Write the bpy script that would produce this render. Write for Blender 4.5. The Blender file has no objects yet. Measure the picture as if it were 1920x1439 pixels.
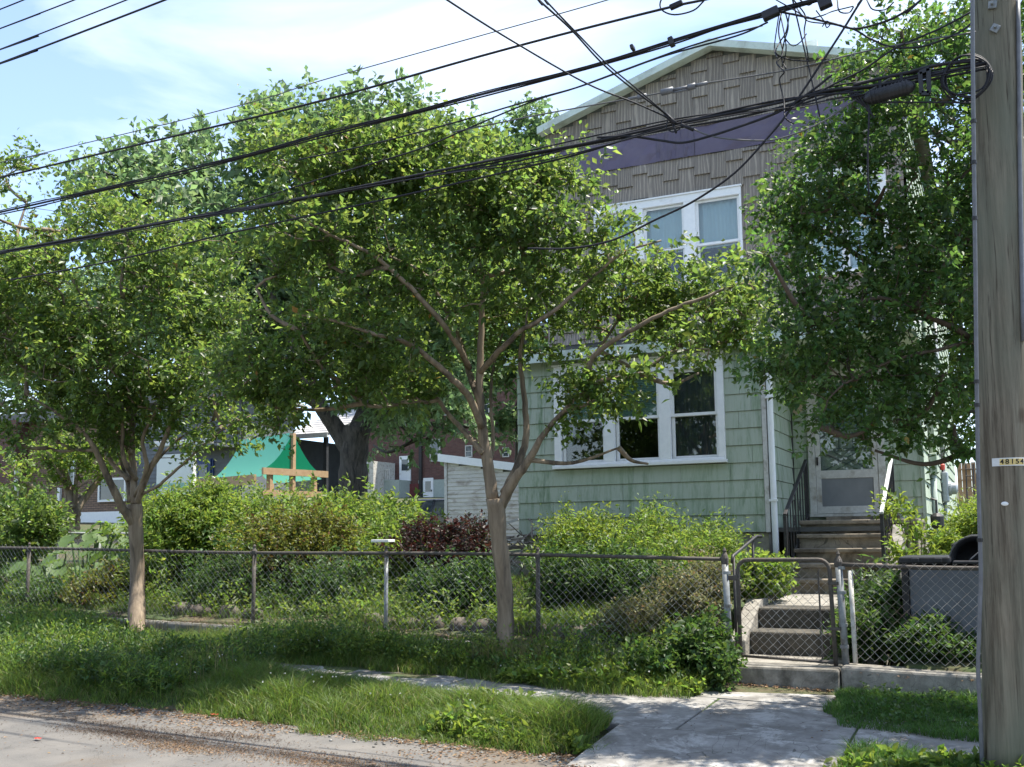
import bpy, math, random
import numpy as np
from mathutils import Vector, Matrix

# ------------------------------------------------------------------ camera, sky, sun, exposure
sc = bpy.context.scene
COL = sc.collection
H, F, PX, PY = 1.6, 1915.0, 960.0, 800.0
YAW, ROLL, PITCH = math.radians(25.2), 0.013, math.atan(203/1915)
fh = np.array([-math.sin(YAW), math.cos(YAW), 0.0])
r0 = np.array([math.cos(YAW), math.sin(YAW), 0.0])
uz = np.array([0.0, 0.0, 1.0])
f0 = math.cos(PITCH)*fh + math.sin(PITCH)*uz
u0 = math.cos(PITCH)*uz - math.sin(PITCH)*fh
RV = math.cos(ROLL)*r0 - math.sin(ROLL)*u0
UV = math.sin(ROLL)*r0 + math.cos(ROLL)*u0
CAM = np.array([0.0, 0.0, H])

cam = bpy.data.cameras.new('camera')
cam.sensor_width = 36.0
cam.lens = F/1920*36
cam.shift_y = (PY-719.5)/1920
cam.clip_end = 3000
cam_ob = bpy.data.objects.new('camera', cam)
COL.objects.link(cam_ob)
m = Matrix.Identity(4)
for i in range(3):
    m[i][0] = RV[i]; m[i][1] = UV[i]; m[i][2] = -f0[i]; m[i][3] = CAM[i]
cam_ob.matrix_world = m
sc.camera = cam_ob

SUN_AZ, SUN_EL = math.radians(60), math.radians(67)
world = bpy.data.worlds.new('World')
sc.world = world
world.use_nodes = True
wn, wl = world.node_tree.nodes, world.node_tree.links
wn.clear()
w_out = wn.new('ShaderNodeOutputWorld')
w_bg = wn.new('ShaderNodeBackground')
w_bg.inputs['Strength'].default_value = 0.15
w_sky = wn.new('ShaderNodeTexSky')
w_sky.sky_type = 'NISHITA'
w_sky.sun_disc = False
w_sky.sun_elevation = SUN_EL
w_sky.sun_rotation = SUN_AZ
w_sky.air_density = 0.75
w_sky.dust_density = 0.3
w_sky.ozone_density = 2.0
w_tc = wn.new('ShaderNodeTexCoord')
w_map = wn.new('ShaderNodeMapping')
w_map.inputs['Rotation'].default_value = (0.0, 0.32, 0.5)
w_map.inputs['Scale'].default_value = (1.1, 2.2, 4.5)
w_n1 = wn.new('ShaderNodeTexNoise')
w_n1.inputs['Scale'].default_value = 1.25
w_n1.inputs['Detail'].default_value = 9
w_n1.inputs['Roughness'].default_value = 0.52
w_n1.inputs['Distortion'].default_value = 0.6
w_r = wn.new('ShaderNodeValToRGB')
w_r.color_ramp.elements[0].position = 0.46
w_r.color_ramp.elements[0].color = (0.10, 0.10, 0.10, 1)
w_r.color_ramp.elements[1].position = 0.74
w_r.color_ramp.elements[1].color = (0.9, 0.9, 0.9, 1)
w_mix = wn.new('ShaderNodeMix')
w_mix.data_type = 'RGBA'
w_mix.inputs['B'].default_value = (4.1, 4.35, 4.6, 1)
wl.new(w_tc.outputs['Generated'], w_map.inputs['Vector'])
wl.new(w_map.outputs['Vector'], w_n1.inputs['Vector'])
wl.new(w_n1.outputs['Fac'], w_r.inputs['Fac'])
wl.new(w_r.outputs['Color'], w_mix.inputs['Factor'])
wl.new(w_sky.outputs['Color'], w_mix.inputs['A'])
wl.new(w_mix.outputs['Result'], w_bg.inputs['Color'])
wl.new(w_bg.outputs['Background'], w_out.inputs['Surface'])

sun = bpy.data.lights.new('sun', 'SUN')
sun.energy = 4.1
sun.angle = math.radians(0.53)
sun.color = (1.0, 0.94, 0.84)
sun_ob = bpy.data.objects.new('sun', sun)
COL.objects.link(sun_ob)
sdir = Vector((math.sin(SUN_AZ)*math.cos(SUN_EL), math.cos(SUN_AZ)*math.cos(SUN_EL), math.sin(SUN_EL)))
sun_ob.rotation_euler = (-sdir).to_track_quat('-Z', 'Y').to_euler()
sun_ob.location = (20, 20, 40)

sc.view_settings.view_transform = 'Standard'
sc.view_settings.look = 'None'
sc.view_settings.exposure = 1.45
sc.view_settings.gamma = 1.0
sc.render.engine = 'CYCLES'
sc.cycles.max_bounces = 7
sc.cycles.diffuse_bounces = 4
sc.cycles.transmission_bounces = 5
sc.cycles.transparent_max_bounces = 10
sc.cycles.use_denoising = True

# ------------------------------------------------------------------ helpers
rng = np.random.default_rng(7)
random.seed(11)

def ray(px, py): return f0 + RV*(px-PX)/F - UV*(py-PY)/F
def P(px, py, Y): d = ray(px, py); return CAM + d*(Y/d[1])
def PZ(px, py, Z): d = ray(px, py); return CAM + d*((Z-H)/d[2])
def PK(px, py, k): return CAM + ray(px, py)*k
def PXX(px, py, X): d = ray(px, py); return CAM + d*(X/d[0])

ORG = {}
def org_of(o):
    while o is not None and o.parent is not None: o = o.parent
    return ORG.get(o.name, np.zeros(3)) if o is not None else np.zeros(3)

def thing(name, label, cat, loc=(0, 0, 0), group=None, kind=None):
    o = bpy.data.objects.new(name, None)
    o.empty_display_size = 0.2
    o.location = tuple(float(v) for v in loc)
    COL.objects.link(o)
    ORG[o.name] = np.array([float(v) for v in loc])
    if label: o['label'] = label
    if cat: o['category'] = cat
    if group: o['group'] = group
    if kind: o['kind'] = kind
    return o

class MB:
    def __init__(s): s.v = []; s.f = []
    def add(s, vs, fs):
        n = len(s.v)
        s.v.extend([tuple(float(c) for c in p) for p in vs])
        s.f.extend([tuple(i+n for i in f) for f in fs])
        return s
    def hexa(s, p):
        return s.add(p, [(0, 3, 2, 1), (4, 5, 6, 7), (0, 1, 5, 4), (1, 2, 6, 5), (2, 3, 7, 6), (3, 0, 4, 7)])
    def box(s, x0, x1, y0, y1, z0, z1):
        return s.hexa([(x0, y0, z0), (x1, y0, z0), (x1, y1, z0), (x0, y1, z0), (x0, y0, z1), (x1, y0, z1), (x1, y1, z1), (x0, y1, z1)])
    def prismY(s, poly, y0, y1):
        n = len(poly)
        vs = [(x, y0, z) for x, z in poly] + [(x, y1, z) for x, z in poly]
        fs = [tuple(range(n)), tuple(range(2*n-1, n-1, -1))] + [(i, (i+1) % n + 0, (i+1) % n + n, i+n)[::-1] for i in range(n)]
        return s.add(vs, fs)
    def prismX(s, poly, x0, x1):
        n = len(poly)
        vs = [(x0, y, z) for y, z in poly] + [(x1, y, z) for y, z in poly]
        fs = [tuple(range(n)), tuple(range(2*n-1, n-1, -1))] + [(i, (i+1) % n, (i+1) % n + n, i+n)[::-1] for i in range(n)]
        return s.add(vs, fs)
    def bar(s, a, b, w, d, up=(0, 0, 1)):
        a = np.array(a, float); b = np.array(b, float); t = b-a; t /= np.linalg.norm(t)
        x = np.cross(t, up)
        if np.linalg.norm(x) < 1e-4: x = np.cross(t, (0, 1, 0))
        x /= np.linalg.norm(x); y = np.cross(x, t)
        x = x*w/2; y = y*d/2
        return s.hexa([a-x-y, a+x-y, a+x+y, a-x+y, b-x-y, b+x-y, b+x+y, b-x+y])
    def tube(s, pts, r, n=6, cap=True):
        pts = np.array(pts, float); m_ = len(pts)
        rr = np.full(m_, r, float) if np.isscalar(r) else np.array(r, float)
        tg = np.gradient(pts, axis=0); tg /= (np.linalg.norm(tg, axis=1)[:, None] + 1e-12)
        ref = np.array([0, 0, 1.0]) if abs(tg[0][2]) < 0.9 else np.array([1.0, 0, 0])
        x = np.cross(tg[0], ref); x /= np.linalg.norm(x)
        ang = np.arange(n)*2*math.pi/n
        vs = []
        for i in range(m_):
            x = x - tg[i]*np.dot(x, tg[i]); x /= (np.linalg.norm(x)+1e-12)
            y = np.cross(tg[i], x)
            vs.extend(pts[i] + rr[i]*(np.cos(ang)[:, None]*x + np.sin(ang)[:, None]*y))
        fs = [(i*n+j, i*n+(j+1) % n, (i+1)*n+(j+1) % n, (i+1)*n+j) for i in range(m_-1) for j in range(n)]
        if cap: fs += [tuple(range(n-1, -1, -1)), tuple((m_-1)*n+j for j in range(n))]
        return s.add(vs, fs)
    def lathe(s, c, prof, n=16, axis=2, caps=True):
        vs = []; ang = np.arange(n)*2*math.pi/n
        for r, h in prof:
            for a in ang:
                p = [r*math.cos(a), r*math.sin(a), h]
                if axis == 1: p = [p[0], p[2], p[1]]
                if axis == 0: p = [p[2], p[0], p[1]]
                vs.append((c[0]+p[0], c[1]+p[1], c[2]+p[2]))
        m_ = len(prof)
        fs = [(i*n+j, i*n+(j+1) % n, (i+1)*n+(j+1) % n, (i+1)*n+j) for i in range(m_-1) for j in range(n)]
        if caps: fs += [tuple(range(n-1, -1, -1)), tuple((m_-1)*n+j for j in range(n))]
        return s.add(vs, fs)
    def build(s, name, mat, parent=None, smooth=False, bevel=0, origin=None):
        me = bpy.data.meshes.new(name)
        off = np.array(origin, float) if origin is not None else org_of(parent)
        v = np.array(s.v) - off
        me.from_pydata(v.tolist(), [], s.f)
        me.materials.append(mat)
        if smooth: me.polygons.foreach_set('use_smooth', [True]*len(me.polygons))
        o = bpy.data.objects.new(name, me)
        COL.objects.link(o)
        if parent is not None: o.parent = parent
        elif origin is not None:
            o.location = tuple(float(c) for c in origin); ORG[o.name] = off
        if bevel:
            b = o.modifiers.new('bevel', 'BEVEL'); b.width = bevel; b.segments = 2; b.limit_method = 'ANGLE'
        return o
    def solo(s, name, mat, label, cat, group=None, smooth=False, bevel=0, kind=None):
        v = np.array(s.v); o = s.build(name, mat, None, smooth, bevel, origin=(v[:, 0].mean(), v[:, 1].mean(), v[:, 2].min()))
        if label: o['label'] = label
        if cat: o['category'] = cat
        if group: o['group'] = group
        if kind: o['kind'] = kind
        return o

def np_mesh(name, verts, tris, mat, parent=None, kind=None, label=None, cat=None, origin=None, mats=None, mat_idx=None):
    me = bpy.data.meshes.new(name)
    off = np.array(origin, float) if origin is not None else org_of(parent)
    verts = (np.asarray(verts, np.float64) - off).astype(np.float32)
    tris = np.asarray(tris, np.int32)
    me.vertices.add(len(verts)); me.vertices.foreach_set('co', verts.ravel())
    me.loops.add(tris.size); me.loops.foreach_set('vertex_index', tris.ravel())
    me.polygons.add(len(tris))
    me.polygons.foreach_set('loop_start', np.arange(0, tris.size, 3, dtype=np.int32))
    try: me.polygons.foreach_set('loop_total', np.full(len(tris), 3, np.int32))
    except Exception: pass
    for mm in (mats or [mat]): me.materials.append(mm)
    if mat_idx is not None: me.polygons.foreach_set('material_index', np.asarray(mat_idx, np.int32))
    me.update(calc_edges=True); me.validate()
    o = bpy.data.objects.new(name, me); COL.objects.link(o)
    if parent is not None: o.parent = parent
    elif origin is not None: o.location = tuple(float(c) for c in origin); ORG[o.name] = off
    if kind: o['kind'] = kind
    if label: o['label'] = label
    if cat: o['category'] = cat
    return o

# ------------------------------------------------------------------ materials
def new_mat(name):
    mt = bpy.data.materials.new(name); mt.use_nodes = True
    nt = mt.node_tree; nt.nodes.clear()
    out = nt.nodes.new('ShaderNodeOutputMaterial')
    return mt, nt, out

def nd(nt, typ, **kw):
    n = nt.nodes.new(typ)
    for k, v in kw.items():
        if k.startswith('_'): setattr(n, k[1:], v)
        else: n.inputs[k.replace('__', ' ')].default_value = v
    return n

def mixc(nt, fac, a, b, blend='MIX'):
    n = nt.nodes.new('ShaderNodeMix'); n.data_type = 'RGBA'; n.blend_type = blend
    for key, val in (('Factor', fac), ('A', a), ('B', b)):
        if hasattr(val, 'is_linked') or hasattr(val, 'links'): nt.links.new(val, n.inputs[key])
        elif key == 'Factor': n.inputs[key].default_value = val
        else: n.inputs[key].default_value = (val[0], val[1], val[2], 1)
    return n.outputs['Result']

def ramp(nt, src, p0, p1, c0=0.0, c1=1.0):
    r = nt.nodes.new('ShaderNodeMapRange')
    r.inputs['From Min'].default_value = p0; r.inputs['From Max'].default_value = p1
    r.inputs['To Min'].default_value = c0; r.inputs['To Max'].default_value = c1
    nt.links.new(src, r.inputs['Value'])
    return r.outputs['Result']

def noise(nt, scale, detail=4, rough=0.6, stretch=None, coord='Object', dist=0.0):
    tc = nt.nodes.new('ShaderNodeTexCoord'); src = tc.outputs[coord]
    if stretch:
        mp = nt.nodes.new('ShaderNodeMapping'); mp.inputs['Scale'].default_value = stretch
        nt.links.new(src, mp.inputs['Vector']); src = mp.outputs['Vector']
    n = nd(nt, 'ShaderNodeTexNoise', Scale=scale, Detail=detail, Roughness=rough, Distortion=dist)
    nt.links.new(src, n.inputs['Vector'])
    return n.outputs['Fac']

def principled(nt, out, col, rough=0.8, bump=None, bump_d=0.004, metal=0.0, spec=0.35):
    b = nd(nt, 'ShaderNodeBsdfPrincipled', Roughness=rough, Metallic=metal)
    b.inputs['Specular IOR Level'].default_value = spec
    if hasattr(col, 'links'): nt.links.new(col, b.inputs['Base Color'])
    else: b.inputs['Base Color'].default_value = (*col, 1)
    if bump is not None:
        bp = nd(nt, 'ShaderNodeBump', Strength=0.8, Distance=bump_d)
        nt.links.new(bump, bp.inputs['Height']); nt.links.new(bp.outputs['Normal'], b.inputs['Normal'])
    nt.links.new(b.outputs['BSDF'], out.inputs['Surface'])
    return b

def rough_mat(name, c1, c2, scale=6, rough=0.85, c3=None, scale3=1.2, stretch=None, bump=0.004, t3=(0.5, 0.65), metal=0.0, objvar=0.0, detail=6, spec=0.35):
    mt, nt, out = new_mat(name)
    n1 = noise(nt, scale, detail, 0.65, stretch)
    col = mixc(nt, ramp(nt, n1, 0.32, 0.68), c1, c2)
    if c3 is not None:
        n3 = noise(nt, scale3, 6, 0.65, stretch, dist=0.4)
        col = mixc(nt, ramp(nt, n3, *t3), col, c3)
    if objvar:
        oi = nt.nodes.new('ShaderNodeObjectInfo')
        v = ramp(nt, oi.outputs['Random'], 0, 1, 1-objvar, 1+objvar)
        hs = nd(nt, 'ShaderNodeHueSaturation'); nt.links.new(col, hs.inputs['Color']); nt.links.new(v, hs.inputs['Value'])
        col = hs.outputs['Color']
    principled(nt, out, col, rough, n1 if bump else None, bump, metal, spec)
    return mt

def leaf_mat(name, dif, tra, var=0.35, hue=0.03, tmix=0.45, rough=0.45, tip=None, tip_p=0.0):
    mt, nt, out = new_mat(name)
    g = nt.nodes.new('ShaderNodeNewGeometry'); r = g.outputs['Random Per Island']
    wn_ = nd(nt, 'ShaderNodeTexWhiteNoise', _noise_dimensions='1D'); nt.links.new(r, wn_.inputs['W'])
    v = ramp(nt, r, 0, 1, 1-var, 1+var)
    h = ramp(nt, wn_.outputs['Value'], 0, 1, 0.5-hue, 0.5+hue*0.6)
    def var_col(c):
        hs = nd(nt, 'ShaderNodeHueSaturation'); hs.inputs['Color'].default_value = (*c, 1)
        nt.links.new(v, hs.inputs['Value']); nt.links.new(h, hs.inputs['Hue'])
        o = hs.outputs['Color']
        if tip is not None:
            o = mixc(nt, ramp(nt, wn_.outputs['Value'], 1-tip_p, 1-tip_p*0.5), o, tip)
        return o
    cd, ct = var_col(dif), var_col(tra)
    b = nd(nt, 'ShaderNodeBsdfPrincipled', Roughness=rough); b.inputs['Specular IOR Level'].default_value = 0.4
    nt.links.new(cd, b.inputs['Base Color'])
    t = nt.nodes.new('ShaderNodeBsdfTranslucent'); nt.links.new(ct, t.inputs['Color'])
    mx = nt.nodes.new('ShaderNodeMixShader'); mx.inputs['Fac'].default_value = tmix
    nt.links.new(b.outputs['BSDF'], mx.inputs[1]); nt.links.new(t.outputs['BSDF'], mx.inputs[2])
    nt.links.new(mx.outputs['Shader'], out.inputs['Surface'])
    return mt

M = {}
M['asphalt'] = None
def make_asphalt():
    mt, nt, out = new_mat('asphalt')
    fine = noise(nt, 140, 3, 0.7)
    mid = noise(nt, 2.2, 6, 0.6)
    big = noise(nt, 0.55, 5, 0.6, dist=0.7)
    c = mixc(nt, ramp(nt, fine, 0.3, 0.7), (0.085, 0.081, 0.075), (0.15, 0.142, 0.131))
    c = mixc(nt, ramp(nt, mid, 0.4, 0.7), c, (0.165, 0.153, 0.137))
    c = mixc(nt, ramp(nt, big, 0.52, 0.62, 0, 0.6), c, (0.115, 0.088, 0.06))
    cr = noise(nt, 1.1, 3, 0.5, dist=2.2)
    cw = nt.nodes.new('ShaderNodeMath'); cw.operation = 'SUBTRACT'; nt.links.new(cr, cw.inputs[0]); cw.inputs[1].default_value = 0.5
    ca = nt.nodes.new('ShaderNodeMath'); ca.operation = 'ABSOLUTE'; nt.links.new(cw.outputs[0], ca.inputs[0])
    c = mixc(nt, ramp(nt, ca.outputs[0], 0.0, 0.005, 0.6, 0.0), c, (0.06, 0.055, 0.05))
    principled(nt, out, c, 0.9, fine, 0.004)
    return mt
M['asphalt'] = make_asphalt()

def make_concrete(name, a, b, dark, stain=0.6, scale=9, flake=None):
    mt, nt, out = new_mat(name)
    fine = noise(nt, 90, 4, 0.7); mid = noise(nt, scale, 7, 0.68); big = noise(nt, 1.9, 6, 0.65, dist=0.8)
    c = mixc(nt, ramp(nt, mid, 0.35, 0.68), a, b)
    c = mixc(nt, ramp(nt, big, 0.47, 0.62, 0, stain), c, dark)
    c = mixc(nt, ramp(nt, fine, 0.55, 0.75, 0, 0.5), c, dark)
    if flake:
        fk = noise(nt, 2.6, 8, 0.72, dist=0.5)
        c = mixc(nt, ramp(nt, fk, 0.53, 0.60, 0, 0.6), c, flake)
    cr = noise(nt, 1.3, 3, 0.5, dist=1.6)
    cw = nt.nodes.new('ShaderNodeMath'); cw.operation = 'SUBTRACT'; nt.links.new(cr, cw.inputs[0]); cw.inputs[1].default_value = 0.52
    ca = nt.nodes.new('ShaderNodeMath'); ca.operation = 'ABSOLUTE'; nt.links.new(cw.outputs[0], ca.inputs[0])
    c = mixc(nt, ramp(nt, ca.outputs[0], 0.0, 0.004, 0.8, 0.0), c, (0.04, 0.037, 0.03))
    principled(nt, out, c, 0.92, mid, 0.006)
    return mt
M['walk'] = make_concrete('sidewalk_concrete', (0.17, 0.16, 0.147), (0.30, 0.29, 0.27), (0.12, 0.112, 0.10), 0.75, 5, (0.43, 0.42, 0.395))
M['conc'] = make_concrete('weathered_concrete', (0.19, 0.175, 0.15), (0.33, 0.31, 0.27), (0.07, 0.064, 0.052), 0.85)
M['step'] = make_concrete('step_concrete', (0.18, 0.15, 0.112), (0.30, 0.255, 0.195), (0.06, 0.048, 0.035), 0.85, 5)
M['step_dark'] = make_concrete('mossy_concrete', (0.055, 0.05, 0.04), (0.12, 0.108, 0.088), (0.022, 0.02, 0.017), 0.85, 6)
M['kerbm'] = make_concrete('kerb_concrete', (0.2, 0.19, 0.17), (0.34, 0.33, 0.3), (0.1, 0.09, 0.07), 0.7)
M['soil'] = rough_mat('soil', (0.07, 0.05, 0.033), (0.13, 0.095, 0.06), 14, 0.95, (0.055, 0.08, 0.028), 1.5, bump=0.02, t3=(0.38, 0.55))
M['foundation'] = make_concrete('foundation_render', (0.27, 0.25, 0.2), (0.37, 0.345, 0.285), (0.15, 0.135, 0.105), 0.6, 3)

def make_green():
    mt, nt, out = new_mat('green_cement_shingle')
    oi = nt.nodes.new('ShaderNodeObjectInfo')
    fine = noise(nt, 40, 5, 0.7, (1.0, 1.0, 0.13))
    streak = noise(nt, 9, 6, 0.72, (1.0, 1.0, 0.11), dist=0.2)
    area = noise(nt, 0.8, 4, 0.6)
    c = mixc(nt, ramp(nt, fine, 0.3, 0.7), (0.325, 0.385, 0.287), (0.38, 0.432, 0.335))
    c = mixc(nt, ramp(nt, oi.outputs['Random'], 0, 1, 0, 0.5), c, (0.395, 0.425, 0.36))
    am = nt.nodes.new('ShaderNodeMath'); am.operation = 'MULTIPLY'
    nt.links.new(ramp(nt, streak, 0.47, 0.63), am.inputs[0]); nt.links.new(ramp(nt, area, 0.34, 0.56, 0.15, 1.0), am.inputs[1])
    c = mixc(nt, am.outputs[0], c, (0.15, 0.22, 0.125))
    principled(nt, out, c, 0.75, fine, 0.003)
    return mt
M['green'] = make_green()

def make_shake():
    mt, nt, out = new_mat('moulded_woodgrain_shake')
    tc = nt.nodes.new('ShaderNodeTexCoord'); oi = nt.nodes.new('ShaderNodeObjectInfo')
    mp = nt.nodes.new('ShaderNodeMapping'); mp.inputs['Scale'].default_value = (1, 1, 0.10)
    nt.links.new(tc.outputs['Object'], mp.inputs['Vector'])
    ad = nt.nodes.new('ShaderNodeVectorMath'); ad.operation = 'ADD'
    cmb = nt.nodes.new('ShaderNodeCombineXYZ'); ml = nt.nodes.new('ShaderNodeMath'); ml.operation = 'MULTIPLY'; ml.inputs[1].default_value = 37.0
    nt.links.new(oi.outputs['Random'], ml.inputs[0]); nt.links.new(ml.outputs[0], cmb.inputs['X']); nt.links.new(ml.outputs[0], cmb.inputs['Z'])
    nt.links.new(mp.outputs['Vector'], ad.inputs[0]); nt.links.new(cmb.outputs['Vector'], ad.inputs[1])
    n = nd(nt, 'ShaderNodeTexNoise', Scale=5.0, Detail=2, Roughness=0.45); nt.links.new(ad.outputs[0], n.inputs['Vector'])
    mu = nt.nodes.new('ShaderNodeMath'); mu.operation = 'MULTIPLY'; mu.inputs[1].default_value = 26.0; nt.links.new(n.outputs['Fac'], mu.inputs[0])
    sx = nt.nodes.new('ShaderNodeSeparateXYZ'); nt.links.new(tc.outputs['Object'], sx.inputs[0])
    mx_ = nt.nodes.new('ShaderNodeMath'); mx_.operation = 'MULTIPLY_ADD'; mx_.inputs[1].default_value = 120.0; nt.links.new(sx.outputs['X'], mx_.inputs[0]); nt.links.new(mu.outputs[0], mx_.inputs[2])
    si = nt.nodes.new('ShaderNodeMath'); si.operation = 'SINE'; nt.links.new(mx_.outputs[0], si.inputs[0])
    fine = noise(nt, 60, 4, 0.7, (1, 1, 0.06))
    c = mixc(nt, ramp(nt, si.outputs[0], 0.1, 0.95), (0.205, 0.176, 0.146), (0.325, 0.28, 0.225))
    c = mixc(nt, ramp(nt, fine, 0.45, 0.7, 0, 0.5), c, (0.13, 0.113, 0.098))
    v = ramp(nt, oi.outputs['Random'], 0, 1, 0.86, 1.12)
    hs = nd(nt, 'ShaderNodeHueSaturation'); nt.links.new(c, hs.inputs['Color']); nt.links.new(v, hs.inputs['Value'])
    principled(nt, out, hs.outputs['Color'], 0.8, si.outputs[0], 0.003)
    return mt
M['shake'] = make_shake()
M['band'] = rough_mat('purple_sheet_metal', (0.085, 0.066, 0.105), (0.115, 0.094, 0.135), 1.6, 0.36, (0.15, 0.13, 0.165), 0.9, bump=0.02, t3=(0.55, 0.75), detail=3, objvar=0.16)
M['white'] = rough_mat('white_paint', (0.72, 0.73, 0.72), (0.8, 0.8, 0.78), 12, 0.45, (0.55, 0.54, 0.5), 3, t3=(0.62, 0.8), bump=0.001)
M['dirtywhite'] = rough_mat('dirty_white_paint', (0.46, 0.45, 0.42), (0.58, 0.57, 0.53), 18, 0.6, (0.3, 0.27, 0.22), 5, t3=(0.52, 0.7), bump=0.002)
M['fascia'] = rough_mat('pale_green_trim', (0.5, 0.58, 0.5), (0.6, 0.66, 0.6), 8, 0.5, (0.4, 0.44, 0.38), 3, bump=0.001)
M['roof'] = rough_mat('roof_felt', (0.12, 0.12, 0.12), (0.2, 0.195, 0.19), 30, 0.9)
M['darkin'] = rough_mat('dark_interior', (0.02, 0.022, 0.025), (0.035, 0.037, 0.04), 3, 0.9, bump=0)
M['sheath'] = rough_mat('grey_sheathing', (0.08, 0.08, 0.075), (0.11, 0.11, 0.1), 5, 0.9)
M['blind'] = rough_mat('green_blind', (0.22, 0.34, 0.28), (0.27, 0.38, 0.32), 5, 0.7, bump=0)
M['sheer'] = rough_mat('white_curtain', (0.62, 0.7, 0.74), (0.72, 0.78, 0.8), 6, 0.9, stretch=(6, 1, 0.2), bump=0.01)
M['drape'] = rough_mat('dark_curtain', (0.05, 0.055, 0.06), (0.1, 0.105, 0.11), 9, 0.95, stretch=(3, 1, 0.1), bump=0.01)
def make_glass(name='window_glass', tint=(0.8, 0.86, 0.86), refl=0.16):
    mt, nt, out = new_mat(name)
    t = nt.nodes.new('ShaderNodeBsdfTransparent'); t.inputs['Color'].default_value = (*tint, 1)
    g = nt.nodes.new('ShaderNodeBsdfGlossy'); g.inputs['Roughness'].default_value = 0.015
    lw = nt.nodes.new('ShaderNodeLayerWeight'); lw.inputs['Blend'].default_value = refl
    mx = nt.nodes.new('ShaderNodeMixShader')
    nt.links.new(ramp(nt, lw.outputs['Fresnel'], 0, 1, 0.06, 1), mx.inputs['Fac']); nt.links.new(t.outputs[0], mx.inputs[1]); nt.links.new(g.outputs[0], mx.inputs[2])
    nt.links.new(mx.outputs[0], out.inputs['Surface'])
    return mt
M['glass'] = make_glass()
M['frost'] = rough_mat('grey_frosted_panel', (0.16, 0.17, 0.18), (0.2, 0.21, 0.22), 3, 0.3, bump=0)
M['innerdoor'] = rough_mat('cream_door', (0.42, 0.4, 0.36), (0.5, 0.48, 0.43), 9, 0.6, bump=0.001)
M['iron'] = rough_mat('black_iron', (0.015, 0.015, 0.017), (0.035, 0.033, 0.032), 20, 0.5, (0.11, 0.06, 0.035), 8, t3=(0.6, 0.75), bump=0.002)
M['railtop'] = rough_mat('worn_white_rail', (0.5, 0.5, 0.48), (0.6, 0.6, 0.57), 15, 0.5, (0.12, 0.1, 0.09), 9, t3=(0.6, 0.7), bump=0.001)
M['galv'] = rough_mat('galvanised_steel', (0.19, 0.205, 0.21), (0.29, 0.305, 0.31), 20, 0.55, (0.12, 0.10, 0.08), 6, t3=(0.56, 0.7), metal=0.35, bump=0.001)
M['rust'] = rough_mat('rusty_steel', (0.062, 0.056, 0.05), (0.12, 0.105, 0.092), 25, 0.75, (0.10, 0.06, 0.042), 7, t3=(0.58, 0.72), metal=0.2, bump=0.002)
M['chain'] = rough_mat('chain_link_wire', (0.27, 0.26, 0.245), (0.42, 0.41, 0.39), 8, 0.5, (0.16, 0.12, 0.095), 2.5, t3=(0.46, 0.64), metal=0.4, bump=0)
M['cable'] = rough_mat('black_cable', (0.008, 0.008, 0.011), (0.018, 0.018, 0.023), 9, 0.65, bump=0)
M['cable_grey'] = rough_mat('grey_cable', (0.07, 0.072, 0.075), (0.12, 0.12, 0.12), 9, 0.55, bump=0)
M['plastic'] = rough_mat('black_plastic', (0.014, 0.015, 0.018), (0.028, 0.029, 0.033), 12, 0.45, bump=0.001)
M['bin'] = rough_mat('grey_painted_panel', (0.105, 0.117, 0.135), (0.135, 0.147, 0.167), 7, 0.6, (0.08, 0.088, 0.102), 2.2, bump=0.001)
M['pole'] = None
def make_pole():
    mt, nt, out = new_mat('weathered_pole_wood')
    g = noise(nt, 22, 6, 0.75, (1, 1, 0.05), dist=0.3); g2 = noise(nt, 38, 4, 0.75, (1, 1, 0.02)); big = noise(nt, 1.9, 4, 0.6, (1, 1, 0.35))
    c = mixc(nt, ramp(nt, g, 0.36, 0.64), (0.075, 0.06, 0.041), (0.225, 0.195, 0.143))
    c = mixc(nt, ramp(nt, big, 0.40, 0.62, 0, 0.75), c, (0.13, 0.138, 0.102))
    c = mixc(nt, ramp(nt, g2, 0.57, 0.66, 0, 0.9), c, (0.035, 0.026, 0.018))
    k = noise(nt, 5, 2, 0.5, (1, 1, 0.5))
    c = mixc(nt, ramp(nt, k, 0.70, 0.76, 0, 0.8), c, (0.06, 0.04, 0.026))
    principled(nt, out, c, 0.85, g2, 0.006)
    return mt
M['pole'] = make_pole()
M['conduit'] = rough_mat('grey_conduit', (0.11, 0.115, 0.125), (0.16, 0.165, 0.18), 14, 0.5, bump=0.001)
M['tagm'] = rough_mat('aluminium_tag', (0.55, 0.55, 0.55), (0.68, 0.68, 0.67), 20, 0.4, metal=0.3, bump=0)
M['tagy'] = rough_mat('yellow_tile', (0.62, 0.47, 0.16), (0.7, 0.54, 0.2), 20, 0.5, bump=0)
M['ink'] = rough_mat('black_ink', (0.012, 0.012, 0.012), (0.02, 0.02, 0.02), 5, 0.6, bump=0)
M['bark'] = rough_mat('crepe_myrtle_bark', (0.15, 0.112, 0.077), (0.30, 0.235, 0.165), 13, 0.8, (0.085, 0.066, 0.05), 6, stretch=(1, 1, 0.12), t3=(0.48, 0.62), bump=0.01)
M['bark_grey'] = rough_mat('grey_bark', (0.05, 0.045, 0.038), (0.115, 0.1, 0.083), 16, 0.9, (0.03, 0.028, 0.025), 9, stretch=(1, 1, 0.2), bump=0.03)
M['twig'] = rough_mat('twig', (0.07, 0.052, 0.037), (0.12, 0.09, 0.065), 20, 0.85, bump=0)
M['leafC'] = leaf_mat('leaf_crepe', (0.062, 0.104, 0.03), (0.225, 0.345, 0.062), 0.45, 0.03, 0.48, 0.4, (0.3, 0.16, 0.04), 0.006)
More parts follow.
